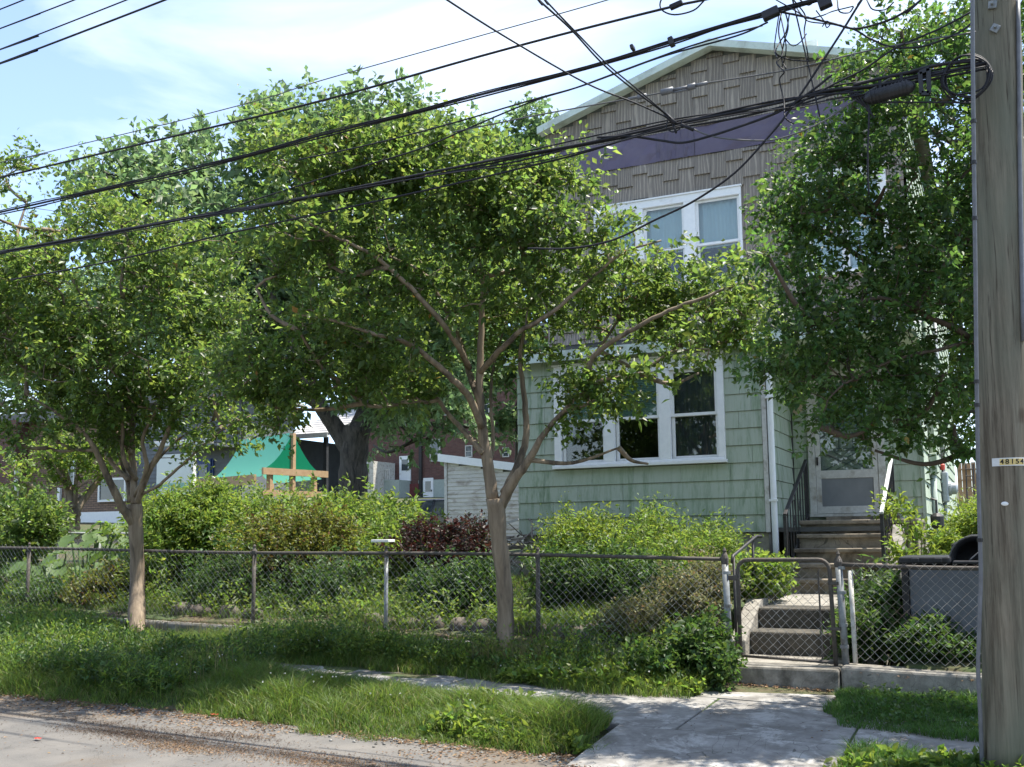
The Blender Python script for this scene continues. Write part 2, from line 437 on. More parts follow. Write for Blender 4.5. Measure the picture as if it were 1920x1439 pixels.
M['leafR'] = leaf_mat('leaf_crepe_dark', (0.042, 0.088, 0.026), (0.17, 0.32, 0.06), 0.45, 0.03, 0.4, 0.38, (0.28, 0.2, 0.04), 0.006)
M['leafB'] = leaf_mat('leaf_locust', (0.085, 0.135, 0.062), (0.27, 0.43, 0.16), 0.35, 0.025, 0.42, 0.5)
M['leafW'] = leaf_mat('leaf_weed', (0.095, 0.15, 0.03), (0.28, 0.42, 0.06), 0.35, 0.035, 0.42, 0.5)
M['leafY'] = leaf_mat('leaf_yellow_green', (0.10, 0.155, 0.025), (0.29, 0.41, 0.05), 0.35, 0.03, 0.42, 0.5)
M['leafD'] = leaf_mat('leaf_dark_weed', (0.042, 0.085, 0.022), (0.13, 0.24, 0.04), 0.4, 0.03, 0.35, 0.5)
M['leafA'] = leaf_mat('leaf_azalea', (0.08, 0.105, 0.025), (0.24, 0.28, 0.04), 0.45, 0.045, 0.4, 0.45, (0.16, 0.08, 0.03), 0.14)
M['leafM'] = leaf_mat('leaf_red_maple', (0.034, 0.02, 0.016), (0.085, 0.03, 0.02), 0.5, 0.03, 0.3, 0.5, (0.04, 0.055, 0.02), 0.25)
M['leafBig'] = leaf_mat('leaf_burdock', (0.075, 0.135, 0.042), (0.15, 0.27, 0.05), 0.45, 0.02, 0.35, 0.55)
M['grass'] = leaf_mat('grass_blade', (0.07, 0.125, 0.022), (0.2, 0.32, 0.05), 0.4, 0.035, 0.4, 0.5, (0.28, 0.24, 0.1), 0.08)
M['grassD'] = leaf_mat('grass_lush', (0.045, 0.105, 0.02), (0.13, 0.28, 0.04), 0.35, 0.025, 0.4, 0.5)
M['straw'] = leaf_mat('dry_litter', (0.22, 0.15, 0.075), (0.2, 0.13, 0.06), 0.5, 0.03, 0.2, 0.8, (0.09, 0.05, 0.025), 0.4)
M['flower'] = leaf_mat('white_clover', (0.6, 0.6, 0.55), (0.5, 0.5, 0.45), 0.1, 0.0, 0.3, 0.7)
M['stone'] = rough_mat('fieldstone', (0.085, 0.072, 0.06), (0.17, 0.142, 0.12), 9, 0.9, (0.09, 0.09, 0.07), 3, objvar=0.25, bump=0.02)
M['clap'] = rough_mat('peeling_clapboard', (0.48, 0.46, 0.41), (0.57, 0.55, 0.495), 10, 0.7, (0.33, 0.29, 0.245), 5, stretch=(0.5, 1, 1.3), t3=(0.5, 0.64), objvar=0.08, bump=0.004)
M['redbrick'] = None
def make_brick(name, a, b, mort, sx):
    mt, nt, out = new_mat(name)
    tc = nt.nodes.new('ShaderNodeTexCoord'); sep = nt.nodes.new('ShaderNodeSeparateXYZ'); cb = nt.nodes.new('ShaderNodeCombineXYZ')
    nt.links.new(tc.outputs['Object'], sep.inputs[0]); nt.links.new(sep.outputs['X'], cb.inputs['X']); nt.links.new(sep.outputs['Z'], cb.inputs['Y'])
    br = nd(nt, 'ShaderNodeTexBrick', Scale=1.0); br.inputs['Brick Width'].default_value = 0.22*sx; br.inputs['Row Height'].default_value = 0.075*sx
    br.inputs['Mortar Size'].default_value = 0.009*sx; br.inputs['Color1'].default_value = (*a, 1); br.inputs['Color2'].default_value = (*b, 1); br.inputs['Mortar'].default_value = (*mort, 1)
    br.inputs['Bias'].default_value = 0.0
    nt.links.new(cb.outputs[0], br.inputs['Vector'])
    n = noise(nt, 3, 4); c = mixc(nt, ramp(nt, n, 0.4, 0.7, 0, 0.35), br.outputs['Color'], (a[0]*0.6, a[1]*0.6, a[2]*0.6))
    principled(nt, out, c, 0.85, br.outputs['Fac'], -0.01)
    return mt
M['redbrick'] = make_brick('red_brick', (0.11, 0.05, 0.042), (0.165, 0.078, 0.062), (0.12, 0.1, 0.09), 1.3)
M['brownbrick'] = make_brick('brown_brick', (0.19, 0.125, 0.085), (0.26, 0.17, 0.115), (0.07, 0.06, 0.055), 1.15)
M['stucco'] = rough_mat('grey_green_stucco', (0.3, 0.35, 0.31), (0.38, 0.42, 0.38), 6, 0.85)
M['maroon'] = rough_mat('maroon_paint', (0.13, 0.03, 0.03), (0.18, 0.05, 0.045), 6, 0.6)
M['greyside'] = rough_mat('grey_vinyl', (0.115, 0.125, 0.135), (0.16, 0.17, 0.18), 5, 0.6, objvar=0.06)
M['blue'] = rough_mat('blue_door_paint', (0.02, 0.045, 0.16), (0.03, 0.06, 0.2), 5, 0.4)
M['shinglelight'] = rough_mat('pale_roof_shingle', (0.42, 0.41, 0.4), (0.55, 0.54, 0.53), 20, 0.8, objvar=0.15)
M['canopy_sunlit'] = leaf_mat('sunlit_teal_tarpaulin', (0.10, 0.36, 0.29), (0.12, 0.42, 0.34), 0.02, 0.0, 0.4, 0.5)  # paler teal for roof slopes: sunlight through the cloth put into the colour
M['canopy'] = leaf_mat('green_tarpaulin', (0.01, 0.22, 0.12), (0.01, 0.3, 0.15), 0.02, 0.0, 0.35, 0.4)
M['timber'] = rough_mat('playset_timber', (0.36, 0.235, 0.13), (0.46, 0.32, 0.19), 12, 0.7, stretch=(0.3, 1, 1), bump=0.002)
M['cedar'] = rough_mat('cedar_plank', (0.4, 0.24, 0.13), (0.5, 0.32, 0.18), 12, 0.75, stretch=(1, 1, 0.1), objvar=0.12, bump=0.002)
M['signwhite'] = rough_mat('sign_white', (0.76, 0.8, 0.76), (0.82, 0.85, 0.82), 3, 0.5, bump=0)
M['signgreen'] = rough_mat('sign_green', (0.3, 0.52, 0.42), (0.34, 0.56, 0.46), 3, 0.5, bump=0)
M['carpaint'] = rough_mat('black_car_paint', (0.012, 0.014, 0.018), (0.018, 0.02, 0.025), 3, 0.15, bump=0, spec=0.6)
M['carglass'] = rough_mat('car_glass', (0.03, 0.04, 0.045), (0.05, 0.06, 0.065), 3, 0.05, bump=0, spec=0.8)
M['tyre'] = rough_mat('tyre', (0.02, 0.02, 0.02), (0.03, 0.03, 0.03), 20, 0.9)
M['plaque'] = rough_mat('wood_plaque', (0.36, 0.28, 0.18), (0.45, 0.36, 0.25), 14, 0.7, stretch=(1, 1, 0.2))
M['metergrey'] = rough_mat('meter_grey', (0.28, 0.3, 0.31), (0.36, 0.38, 0.39), 12, 0.45, metal=0.3, bump=0.001)
M['redp'] = rough_mat('red_plastic', (0.45, 0.05, 0.03), (0.55, 0.08, 0.05), 8, 0.5, bump=0)
M['orangep'] = rough_mat('orange_plastic', (0.5, 0.17, 0.05), (0.6, 0.22, 0.07), 8, 0.5, bump=0)
M['stick'] = rough_mat('dead_branch', (0.16, 0.13, 0.105), (0.27, 0.235, 0.2), 12, 0.9)

# ------------------------------------------------------------------ foliage helpers
def unit(v): return v/(np.linalg.norm(v, axis=-1, keepdims=True)+1e-9)

def leaf_arrays(base, d, nrm, L, wr=0.28, fold=0.18, mid=0.45):
    d = unit(d); s = unit(np.cross(d, nrm)); n = np.cross(s, d)
    L = L[:, None]
    b = base; tip = base + d*L - np.array([0, 0, 1.0])*L*0.10
    c = base + d*L*mid
    l = c + s*L*wr + n*L*fold*wr*2; r = c - s*L*wr + n*L*fold*wr*2
    N = len(base)
    V = np.stack([b, r, tip, l], 1).reshape(-1, 3)
    i = np.arange(N)*4
    T = np.stack([np.stack([i, i+1, i+2], 1), np.stack([i, i+2, i+3], 1)], 1).reshape(-1, 3)
    return V, T

def spray_leaves(cent, axis, n, slen, llen, spread=0.9, wr=0.28, up=0.7, jit=0.25, fold=0.18):
    N = len(cent)
    c = np.repeat(cent, n, 0); a = np.repeat(unit(axis), n, 0)
    u = rng.random(N*n)
    rad = unit(rng.normal(size=(N*n, 3)))
    rad = unit(rad - a*np.sum(rad*a, 1)[:, None])
    sl = np.repeat(slen if not np.isscalar(slen) else np.full(N, slen), n)
    pos = c + a*((u-0.35)*sl)[:, None] + rng.normal(size=(N*n, 3))*(sl*jit*0.4)[:, None]
    d = unit(a*(0.45+0.3*u)[:, None] + rad*spread + rng.normal(size=(N*n, 3))*0.2)
    nr = unit(np.array([0, 0, 1.0])*up + rng.normal(size=(N*n, 3))*0.55)
    L = llen*(0.65+0.6*rng.random(N*n))*np.repeat(rng.uniform(.65, 1.22, N), n)
    return leaf_arrays(pos, d, nr, L, wr, fold)

def snoise(p, f, seed=0):
    r = np.random.default_rng(seed); s = 0
    for k in range(5):
        w = unit(r.normal(size=3))*f*(1+0.6*k); ph = r.random()*6.28
        s = s + np.sin(p@w+ph)/(1+0.35*k)
    return s/2.6

def blob_points(blobs, n, seed=0, gap=0.0, gf=2.2, shell=2.0):
    cs = np.array([b[0] for b in blobs]); rs = np.array([b[1] for b in blobs])
    w = np.array([b[2] if len(b) > 2 else 1.0 for b in blobs])*np.prod(rs, 1)**(0.72)
    idx = rng.choice(len(blobs), size=int(n*2.2), p=w/w.sum())
    d = unit(rng.normal(size=(len(idx), 3))); r = rng.random(len(idx))**(1/(1+shell))
    p = cs[idx] + d*rs[idx]*r[:, None]
    k = snoise(p*[1, 1, 2.0], gf, seed) > gap + rng.normal(size=len(p))*0.18 - 0.35
    p = p[k][:n]; idx = idx[k][:n]
    out = unit((p-cs[idx])/rs[idx]**1.0)
    return p, out, idx

def pxblob(px, py, rx, ry, k, rd=None, w=1.0):
    c = PK(px, py, k); s = k/F
    rd = rd if rd is not None else 0.5*(rx+ry)*1.1
    r = np.array([rx*s, rd*s, ry*s])
    return (c, r, w)

def smooth_path(pts, sub=4):
    pts = np.array(pts, float)
    if len(pts) < 3:
        t = np.linspace(0, 1, sub*2+1)[:, None]; return pts[0]*(1-t)+pts[-1]*t
    out = []
    e = np.vstack([2*pts[0]-pts[1], pts, 2*pts[-1]-pts[-2]])
    for i in range(1, len(e)-2):
        for j in range(sub):
            t = j/sub
            out.append(0.5*((2*e[i])+(-e[i-1]+e[i+1])*t+(2*e[i-1]-5*e[i]+4*e[i+1]-e[i+2])*t*t+(-e[i-1]+3*e[i]-3*e[i+1]+e[i+2])*t**3))
    out.append(pts[-1])
    return np.array(out)

def build_tree(name, label, cat, base, trunk_pts, trunk_r, limbs, blobs, ncl, nleaf, slen, llen, leaf, bark, group=None,
               wr=0.28, seed=0, gap=0.0, gf=2.2, twig_r=0.006, spread=0.9, auto_r=0.03, up=0.7, droop=0.0, shell=2.0, nfork=10):
    root = thing(name, label, cat, base, group)
    mb = MB(); nodes = []
    tp = smooth_path(trunk_pts, 5)
    tr = np.interp(np.linspace(0, 1, len(tp)), np.linspace(0, 1, len(trunk_r)), trunk_r)
    wob = 1+0.06*np.sin(np.arange(len(tp))*1.7+seed)
    mb.tube(tp, tr*wob, nfork)
    fork = tp[-1]
    nodes.extend(tp[int(len(tp)*0.7):].tolist())
    for pts, ra, rb in limbs:
        sp = smooth_path(pts, 5)
        jit = rng.normal(size=sp.shape)*0.004; jit[0] = 0
        sp = sp+jit
        mb.tube(sp, np.linspace(ra, min(rb, .008*max(1, slen/.34)), len(sp)), 8)
        nodes.extend(sp[2:].tolist())
    # limbs towards crown lobes that have none yet
    order = sorted(range(len(blobs)), key=lambda i: np.linalg.norm(blobs[i][0]-fork))
    for i in order:
        c = blobs[i][0]; na = np.array(nodes)
        dd = np.linalg.norm(na-c, axis=1)
        if dd.min() < 0.45*blobs[i][1].mean(): continue
        # prefer nodes lower than the lobe
        sc_ = dd + np.clip(na[:, 2]-c[2]+0.1, 0, None)*2.0
        a = na[sc_.argmin()]; L_ = np.linalg.norm(c-a)
        q = a+(c-a)*0.5+np.array([0, 0, -0.10*L_])+rng.normal(size=3)*0.06*L_
        sp = smooth_path([a, q, c], 5)
        mb.tube(sp, np.linspace(auto_r, auto_r*0.4, len(sp)), 6); nodes.extend(sp[1:].tolist())
    p, o, idx = blob_points(blobs, ncl, seed, gap, gf, shell)
    b_r = np.array([b[1].mean() for b in blobs])[idx]
    p = p + unit(o+np.array([0, 0, .7]))*(b_r*rng.random(len(p))**7*.6)[:, None]
    if limbs:
        ex = np.vstack([smooth_path(l[0], 5)[-9:] for l in limbs]); ex = np.repeat(ex, 2, 0)+rng.normal(size=(len(ex)*2, 3))*slen*.4
        p = np.vstack([p, ex]); o = np.vstack([o, unit(rng.normal(size=ex.shape)+[0, 0, .6])])
    na = np.array(nodes)
    d0 = np.array([np.linalg.norm(na-q, axis=1).min() for q in p])
    axis = np.zeros_like(p)
    pool = np.vstack([na, np.zeros_like(p)]); m_ = len(na); n0 = m_
    order = np.argsort(d0); par = {}; slot = []; cnt = np.ones(len(p))
    for i in order:
        dd = np.linalg.norm(pool[:m_]-p[i], axis=1) + np.clip(pool[:m_, 2]-p[i][2], 0, None)*0.6
        k = int(dd.argmin()); a = pool[k]
        v = p[i]-a; L_ = np.linalg.norm(v)+1e-6
        q = a+v*0.55+np.array([0, 0, 0.06*L_])+rng.normal(size=3)*0.05*L_
        par[i] = (slot[k-n0] if k >= n0 else -1, a.copy(), q)
        axis[i] = unit(v/L_*0.9 + o[i]*0.55 + np.array([0, 0, 0.12-droop]) + rng.normal(size=3)*0.22)
        pool[m_] = p[i]*0.8+q*0.2; m_ += 1; slot.append(i)
    for i in order[::-1]:
        if par[i][0] >= 0: cnt[par[i][0]] += cnt[i]
    for i in order:
        rr = twig_r*.62*min(cnt[i], 40)**.42; pr = par[i]
        r_in = rr*1.15 if pr[0] < 0 else max(rr, min(twig_r*.62*min(cnt[pr[0]], 40)**.42, rr*1.5))
        mb.tube([pr[1], pr[2], p[i]], [r_in, rr, rr*.7 if cnt[i] > 1 else rr*.5], 5 if cnt[i] > 6 else 3, False)
    V, T = spray_leaves(p, axis, nleaf, slen*(0.7+0.6*rng.random(len(p))), llen, spread, wr, up)
    tk = mb.build('trunk', bark, root, smooth=True)
    np_mesh('crown', V, T, leaf, root)
    return root

def shrub(name, label, cat, blobs, ground, ncl, nleaf, slen, llen, leaf, wr=0.25, up=0.5, seed=0, gap=-0.1, gf=4.0, stems=10, stem_mat=None, spread=0.9, upr=0.5, group=None, shell=1.2):
    c = np.mean([b[0] for b in blobs], 0); ground = float(ground_z(c[0], c[1])); base = np.array([c[0], c[1], ground])
    root = thing(name, label, cat, base, group)
    p, o, idx = blob_points(blobs, ncl, seed, gap, gf, shell)
    p[:, 2] = np.maximum(p[:, 2], ground+0.05)
    b_r = np.array([b[1].mean() for b in blobs])[idx]
    p = p + unit(o+np.array([0, 0, .7]))*(b_r*rng.random(len(p))**5*.75)[:, None]
    axis = unit(o*0.6+np.array([0, 0, upr])+rng.normal(size=p.shape)*0.35)
    V, T = spray_leaves(p, axis, nleaf, slen*(0.6+0.8*rng.random(len(p))), llen, spread, wr, up)
    mb = MB()
    for i in rng.choice(len(p), size=min(stems, len(p)), replace=False):
        b = base+np.array([(p[i][0]-base[0])*0.35, (p[i][1]-base[1])*0.35, -0.05])
        q = b+(p[i]-b)*0.5+rng.normal(size=3)*0.05
        mb.tube([b, q, p[i]], [0.012, 0.009, 0.004], 4, False)
    mb.build('stem', stem_mat or M['twig'], root)['kind'] = 'stuff'
    np_mesh('foliage', V, T, leaf, root)
    return root

def blades(pts, lean, h, w, n_bend=0.45):
    N = len(pts)
    a = rng.random(N)*6.283; s = np.stack([np.cos(a), np.sin(a), np.zeros(N)], 1)
    b = rng.random(N)*6.283; ln = np.stack([np.cos(b), np.sin(b), np.zeros(N)], 1)*(lean*(0.3+rng.random(N)))[:, None]
    hh = h*(0.5+0.8*rng.random(N)); z = np.array([0, 0, 1.0])
    p0 = pts - s*w/2; p1 = pts + s*w/2
    m_ = pts + z*(hh*0.55)[:, None] + ln*(hh*0.3)[:, None]
    p2 = m_ - s*w*0.4; p3 = m_ + s*w*0.4
    tip = pts + z*(hh*0.85)[:, None] + ln*hh[:, None]
    V = np.stack([p0, p1, p3, p2, tip], 1).reshape(-1, 3)
    i = np.arange(N)*5
    T = np.stack([np.stack([i, i+1, i+2], 1), np.stack([i, i+2, i+3], 1), np.stack([i+3, i+2, i+4], 1)], 1).reshape(-1, 3)
    return V, T

KY = 6.95                      # kerb line
def street(x): return 0.025*np.clip(-np.asarray(x, float)-2.0, -30, 45)   # the street climbs gently to the left
def ground_z(x, y):
    x = np.asarray(x, float); y = np.asarray(y, float)
    verge = 0.055+0.10*np.clip((y-KY)/2.9, 0, 1)
    yard = 0.40+0.36*np.clip((y-10.1)/2.4, 0, 1)+0.055*np.clip(y-14.5, 0, 62)
    z = np.where(y < KY+.5, -0.035+0.095*np.clip((y-(KY-.12))/.5, 0, 1), verge)
    z = np.where(y < KY-.12, -0.035, z)
    z = np.where(y > 10.05, yard, z)
    walk = (x > -2.75) & (x < -.95) & (y > 9.9) & (y < 12.0)
    z = np.where(walk, 0.2, z)
    z = np.where((x > -2.8) & (x < -1.0) & (y < 7.75), -0.06, z)
    return z+street(x)

#==STRUCT==
# ------------------------------------------------------------------ ground, road, sidewalk
def make_ground():
    xs = np.unique(np.concatenate([np.linspace(-900, -60, 12), np.linspace(-60, -18, 21), np.linspace(-18, 4, 111), np.linspace(5, 40, 18), np.linspace(60, 900, 12)]))
    ys = np.unique(np.concatenate([np.linspace(-900, -20, 10), np.linspace(-20, 6.9, 6), np.linspace(KY-.14, KY+.6, 20), np.linspace(7.6, 10.02, 24), [10.04, 10.06], np.linspace(10.15, 16, 60), np.linspace(16.5, 40, 26), np.linspace(45, 90, 12), np.linspace(120, 1200, 8)]))
    X, Y = np.meshgrid(xs, ys)
    Z = ground_z(X, Y)
    p = np.stack([X, Y, Z*0], -1).reshape(-1, 3)
    Z = Z + np.where(Y > KY-.11, 0.018*snoise(p, 3.1, 3).reshape(X.shape), 0)
    V = np.stack([X, Y, Z], -1).reshape(-1, 3)
    ny, nx = X.shape
    i = (np.arange(ny-1)[:, None]*nx+np.arange(nx-1)[None]).ravel()
    T = np.concatenate([np.stack([i, i+1, i+nx+1], 1), np.stack([i, i+nx+1, i+nx], 1)])
    np_mesh('ground', V, T, M['soil'], kind='structure', origin=(0, 0, 0))
make_ground()

rd = MB()
rxs = [-47, -30, -15, 0, 15, 28]
rd.add([(x, y, float(street(x))) for x in rxs for y in (-9, KY-.02)], [(2*i, 2*i+2, 2*i+3, 2*i+1) for i in range(len(rxs)-1)])
o = rd.build('road', M['asphalt'], None, origin=(0, 0, 0)); o['kind'] = 'structure'

def sbox(x0, x1, y0, y1, z0, za, zb=None):
    zb = za if zb is None else zb
    s0, s1 = float(street(x0)), float(street(x1))
    return MB().hexa([(x0, y0, z0+s0), (x1, y0, z0+s1), (x1, y1, z0+s1), (x0, y1, z0+s0), (x0, y0, za+s0), (x1, y0, za+s1), (x1, y1, zb+s1), (x0, y1, zb+s0)])

AX0, AX1 = -2.75, -1.05        # driveway apron
kr = thing('kerb', None, None, (-5, KY, 0), kind='structure')
x = -17.0
while x < 11:
    L_ = random.uniform(0.5, 1.1)
    if not (AX0-.1 < x+L_/2 < AX1+.1):
        L_ *= .5
        z = random.uniform(-0.05, 0.012); dy = random.uniform(-0.05, 0.05)
        sbox(x, x+L_-0.02, KY-.06+dy, KY+.10+dy, -0.1, z).build('kerbstone', M['kerbm'], kr, bevel=0.02)
    x += L_
sw = thing('sidewalk', None, None, (-5, 8.4, 0.08), kind='structure')
x = -17.3
while x < 11:
    tl = random.uniform(-0.006, 0.006)
    sbox(x+.01, x+1.24, 7.75, 9.1, 0.0, 0.105+tl, 0.135-tl).build('slab', M['walk'], sw, bevel=0.01)
    x += 1.25
sbox(AX0, AX1, KY-.30, 7.74, -.05, .012, .10).build('apron_slab', M['walk'], sw)
sbox(-2.5, -1.38, 9.11, 9.8, 0, .137, .15).build('path_slab', M['walk'], sw)

# ------------------------------------------------------------------ house
YB, YU = 14.0, 15.8
XL, XR = -6.72, -.92         # upper facade
XBL, XBR = -6.48, -2.75       # ground-floor bay
ZB, ZE = 1.59, 4.24
house = thing('house', 'two-storey house with green shingled ground floor and brown woodgrain upper gable', 'house', (-3.8, 15, 0.8))

def pl_front(Y): return lambda u, z, d: (u, Y-d, z)
def pl_right(X): return lambda u, z, d: (X+d, u, z)
def pl_left(X): return lambda u, z, d: (X-d, u, z)

def slab(mb, pl, u0, u1, z0, z1, tb, tt):
    return mb.hexa([pl(u0, z0, 0.002), pl(u1, z0, 0.002), pl(u1, z0, tb), pl(u0, z0, tb), pl(u0, z1, 0.001), pl(u1, z1, 0.001), pl(u1, z1, tt), pl(u0, z1, tt)])

def cut(u0, u1, z0, z1, holes):
    out = [(u0, u1, z0, z1)]
    for h in holes:
        nxt = []
        for a, b, c, d in out:
            if b <= h[0] or a >= h[1] or d <= h[2] or c >= h[3]: nxt.append((a, b, c, d)); continue
            if a < h[0]: nxt.append((a, h[0], c, d))
            if b > h[1]: nxt.append((h[1], b, c, d))
            a2, b2 = max(a, h[0]), min(b, h[1])
            if c < h[2]: nxt.append((a2, b2, c, h[2]))
            if d > h[3]: nxt.append((a2, b2, h[3], d))
        out = nxt
    return [q for q in out if q[1]-q[0] > 0.02 and q[3]-q[2] > 0.02]

def siding(pl, u0, u1, z0, z1, holes, course, wmin, wmax, name, mat, parent, tb=0.02, tt=0.003):
    z = z0; k = 0
    while z < z1-0.02:
        zt = min(z+course, z1)
        u = u0 - random.uniform(0, wmin)
        while u < u1:
            w = random.uniform(wmin, wmax); a, b = max(u, u0), min(u+w, u1)
            if b-a > 0.03:
                dz = random.uniform(-0.0015, 0.0015)
                for q in cut(a+.002, b-.002, z+.005+dz, zt+0.0, holes):
                    slab(MB(), pl, *q, tb+random.uniform(-.0015, .0015), tt).build(name, mat, parent)
            u += w
        z = zt; k += 1

def wall(mb, pl, u0, u1, z0, z1, holes, th):
    us = sorted(set([u0, u1]+[h[0] for h in holes]+[h[1] for h in holes])); zs = sorted(set([z0, z1]+[h[2] for h in holes]+[h[3] for h in holes]))
    us = [u for u in us if u0 <= u <= u1]; zs = [z for z in zs if z0 <= z <= z1]
    for i in range(len(us)-1):
        for j in range(len(zs)-1):
            c = ((us[i]+us[i+1])/2, (zs[j]+zs[j+1])/2)
            if any(h[0] < c[0] < h[1] and h[2] < c[1] < h[3] for h in holes): continue
            mb.hexa([pl(us[i], zs[j], 0), pl(us[i+1], zs[j], 0), pl(us[i+1], zs[j], -th), pl(us[i], zs[j], -th), pl(us[i], zs[j+1], 0), pl(us[i+1], zs[j+1], 0), pl(us[i+1], zs[j+1], -th), pl(us[i], zs[j+1], -th)])

def px_x(px, py, Y): return P(px, py, Y)[0]
def px_z(px, py, Y): return P(px, py, Y)[2]

# lower triple window
LW = dict(x0=px_x(1040, 880, YB-.05), x1=px_x(1361, 866, YB-.05), z0=(px_z(1040, 882, YB-.05)+px_z(1361, 866, YB-.05))/2, z1=px_z(1358, 661, YB-.05))
LG = [(px_x(1059, 820, YB), px_x(1129, 820, YB)), (px_x(1159, 800, YB), px_x(1232, 800, YB)), (px_x(1264, 790, YB), px_x(1341, 790, YB))]
LGZ = (px_z(1340, 851, YB), px_z(1340, 695, YB))
LH = [(a-.05, b+.05, LGZ[0]-.05, LGZ[1]+.05) for a, b in LG]
LCUT = (LW['x0'], LW['x1'], LW['z0'], LW['z1'])
# upper triple window and the smaller one on the right
UW = dict(x0=px_x(1118, 560, YU), x1=px_x(1393, 440, YU), z0=px_z(1290, 549, YU), z1=px_z(1393, 350, YU))
UG = [(px_x(1122, 420, YU)+.08, px_x(1180, 420, YU)+.08), (px_x(1212, 420, YU), px_x(1278, 410, YU)), (px_x(1310, 420, YU), px_x(1382, 400, YU))]
UGZ = (px_z(1345, 530, YU), px_z(1380, 372, YU))
UH = [(a-.05, b+.05, UGZ[0]-.05, UGZ[1]+.05) for a, b in UG]
RW = dict(x0=-2.45, x1=-1.2, z0=UW['z0'], z1=UW['z1'])
RG = [(-2.32, -1.88), (-1.77, -1.33)]
RH = [(a-.05, b+.05, UGZ[0]-.05, UGZ[1]+.05) for a, b in RG]
DX0, DX1 = px_x(1518, 900, YU), px_x(1662, 900, YU)
DZ0, DZ1 = px_z(1590, 957, YU), 3.98
DCUT = (DX0, DX1, DZ0-.05, DZ1)

APX, APZ = -3.74, px_z(1345, 93, YU)
EVZ = px_z(1024, 255, YU)
XRR = 2*APX-XL
# shell
wb = MB()
wall(wb, pl_front(YU), XL, XR, 4.3, EVZ, UH+RH, .14)
wb.prismY([(XL, EVZ), (XRR, EVZ), (APX, APZ)], YU, YU+.14)
wall(wb, pl_front(YU), XBR, XR, ZB, 4.3, [DCUT], .14)
wall(wb, pl_right(XR), YU, 29.5, ZB, EVZ-.25, [], .14)
wall(wb, pl_left(XL), YU, 29.5, ZB, EVZ-.25, [], .14)
wall(wb, pl_front(29.5), XL, XR, ZB, EVZ, [], .14)
wall(wb, pl_front(YB), XBL, XBR, ZB, ZE-.03, LH, .12)
wall(wb, pl_right(XBR), YB+.12, YU, ZB, ZE-.03, [], .12)
wall(wb, pl_left(XBL), YB+.12, YU, ZB, ZE-.03, [], .12)
wb.box(XL+.15, XR-.15, YU+.15, 29.3, 4.3, 4.4)
wb.box(XBL+.15, XR-.15, YB+.15, 29.3, ZB, ZB+.06)
wb.box(XL+.15, XR-.15, 19.0, 19.1, ZB+.1, EVZ-.3)
wb.build('wall', M['sheath'], house)
fb = MB()
fb.box(XBL+.04, XBR-.04, YB+.04, YU-.01, -.2, ZB-.004)
fb.box(XL+.04, XR-.04, YU+.02, 29.4, -.2, ZB-.004)
fb.build('foundation', M['foundation'], house)
# shingles
siding(pl_front(YB), XBL-.01, XBR-.065, ZB, ZE-.05, [LCUT], .2375, .5, .78, 'shingle', M['green'], house)
siding(pl_right(XBR), YB+.02, YU-.02, ZB, ZE-.05, [], .2375, .55, .65, 'shingle', M['green'], house)
siding(pl_front(YU), XBR+.03, XR+.012, ZB, 4.2, [DCUT], .2375, .45, .62, 'shingle', M['green'], house)
siding(pl_right(XR), YU+.0, 29.4, ZB, EVZ-.3, [], .2375, 1.1, 1.3, 'side_shingle', M['green'], house)
# brown shakes with stepped butts, a band of sheet metal between
BZ0 = (px_z(1095, 328, YU)+px_z(1523, 252, YU))/2
BZ1 = (px_z(1095, 284, YU)+px_z(1400, 216, YU))/2
cw, rh = .262, .42
ncol = int((XRR-XL)/cw)+2
for zone in ((4.76, BZ0), (BZ1, APZ)):
    for c in range(ncol):
        xa = XL+c*cw; xb = min(xa+cw, XR if zone[0] < 5.5 else XRR)
        if xb-xa < .04: continue
        sh = [0.0, .21, .07, .29, .12, .33, .18, .03][c % 8]+random.uniform(-.015, .015)
        z = zone[0]-rh+sh
        xm = (xa+xb)/2
        top = min(zone[1], APZ-(abs(xm-APX))*(APZ-EVZ)/(APX-XL)-.04) if zone[0] > 6 else zone[1]
        zz = []
        while z < top:
            hh = rh*(1.0 if random.random() < .8 else 1.12)
            zz.append((max(z, zone[0]), min(z+hh, top))); z += hh
        for za, zb_ in zz:
            if zb_-za < .03: continue
            for q in cut(xa+.0003, xb-.0003, za+.004, zb_, [(UW['x0'], UW['x1'], UW['z0'], UW['z1']), (RW['x0'], RW['x1'], RW['z0'], RW['z1'])]):
                slab(MB(), pl_front(YU), *q, .038+random.uniform(-.004, .004), .006).build('shake', M['shake'], house)
for xa, xb in ((XL+.0, px_x(1232, 290, YU)), (px_x(1232, 290, YU), px_x(1303, 280, YU)), (px_x(1303, 280, YU), XRR-.1)):
    b = MB(); n = 14
    vs = []
    for i in range(n+1):
        u = xa+.001+(xb-xa-.002)*i/n
        for j in range(4):
            w_ = (.013*math.sin(i*2.1+j*1.3+xa*5)+.008*math.sin(i*.9+j*2.9+xa))*(.25 if i in (0, n) else 1)
            vs.append((u, YU-.03-w_-(.012 if abs(xa-XL) > .1 and xb < XRR-.2 else 0), BZ0-.02+(BZ1-BZ0+.02)*j/3))
    fs = [(i*4+j, (i+1)*4+j, (i+1)*4+j+1, i*4+j+1) for i in range(n) for j in range(3)]
    b.add(vs, fs); b.build('metal_sheet', M['band'], house)
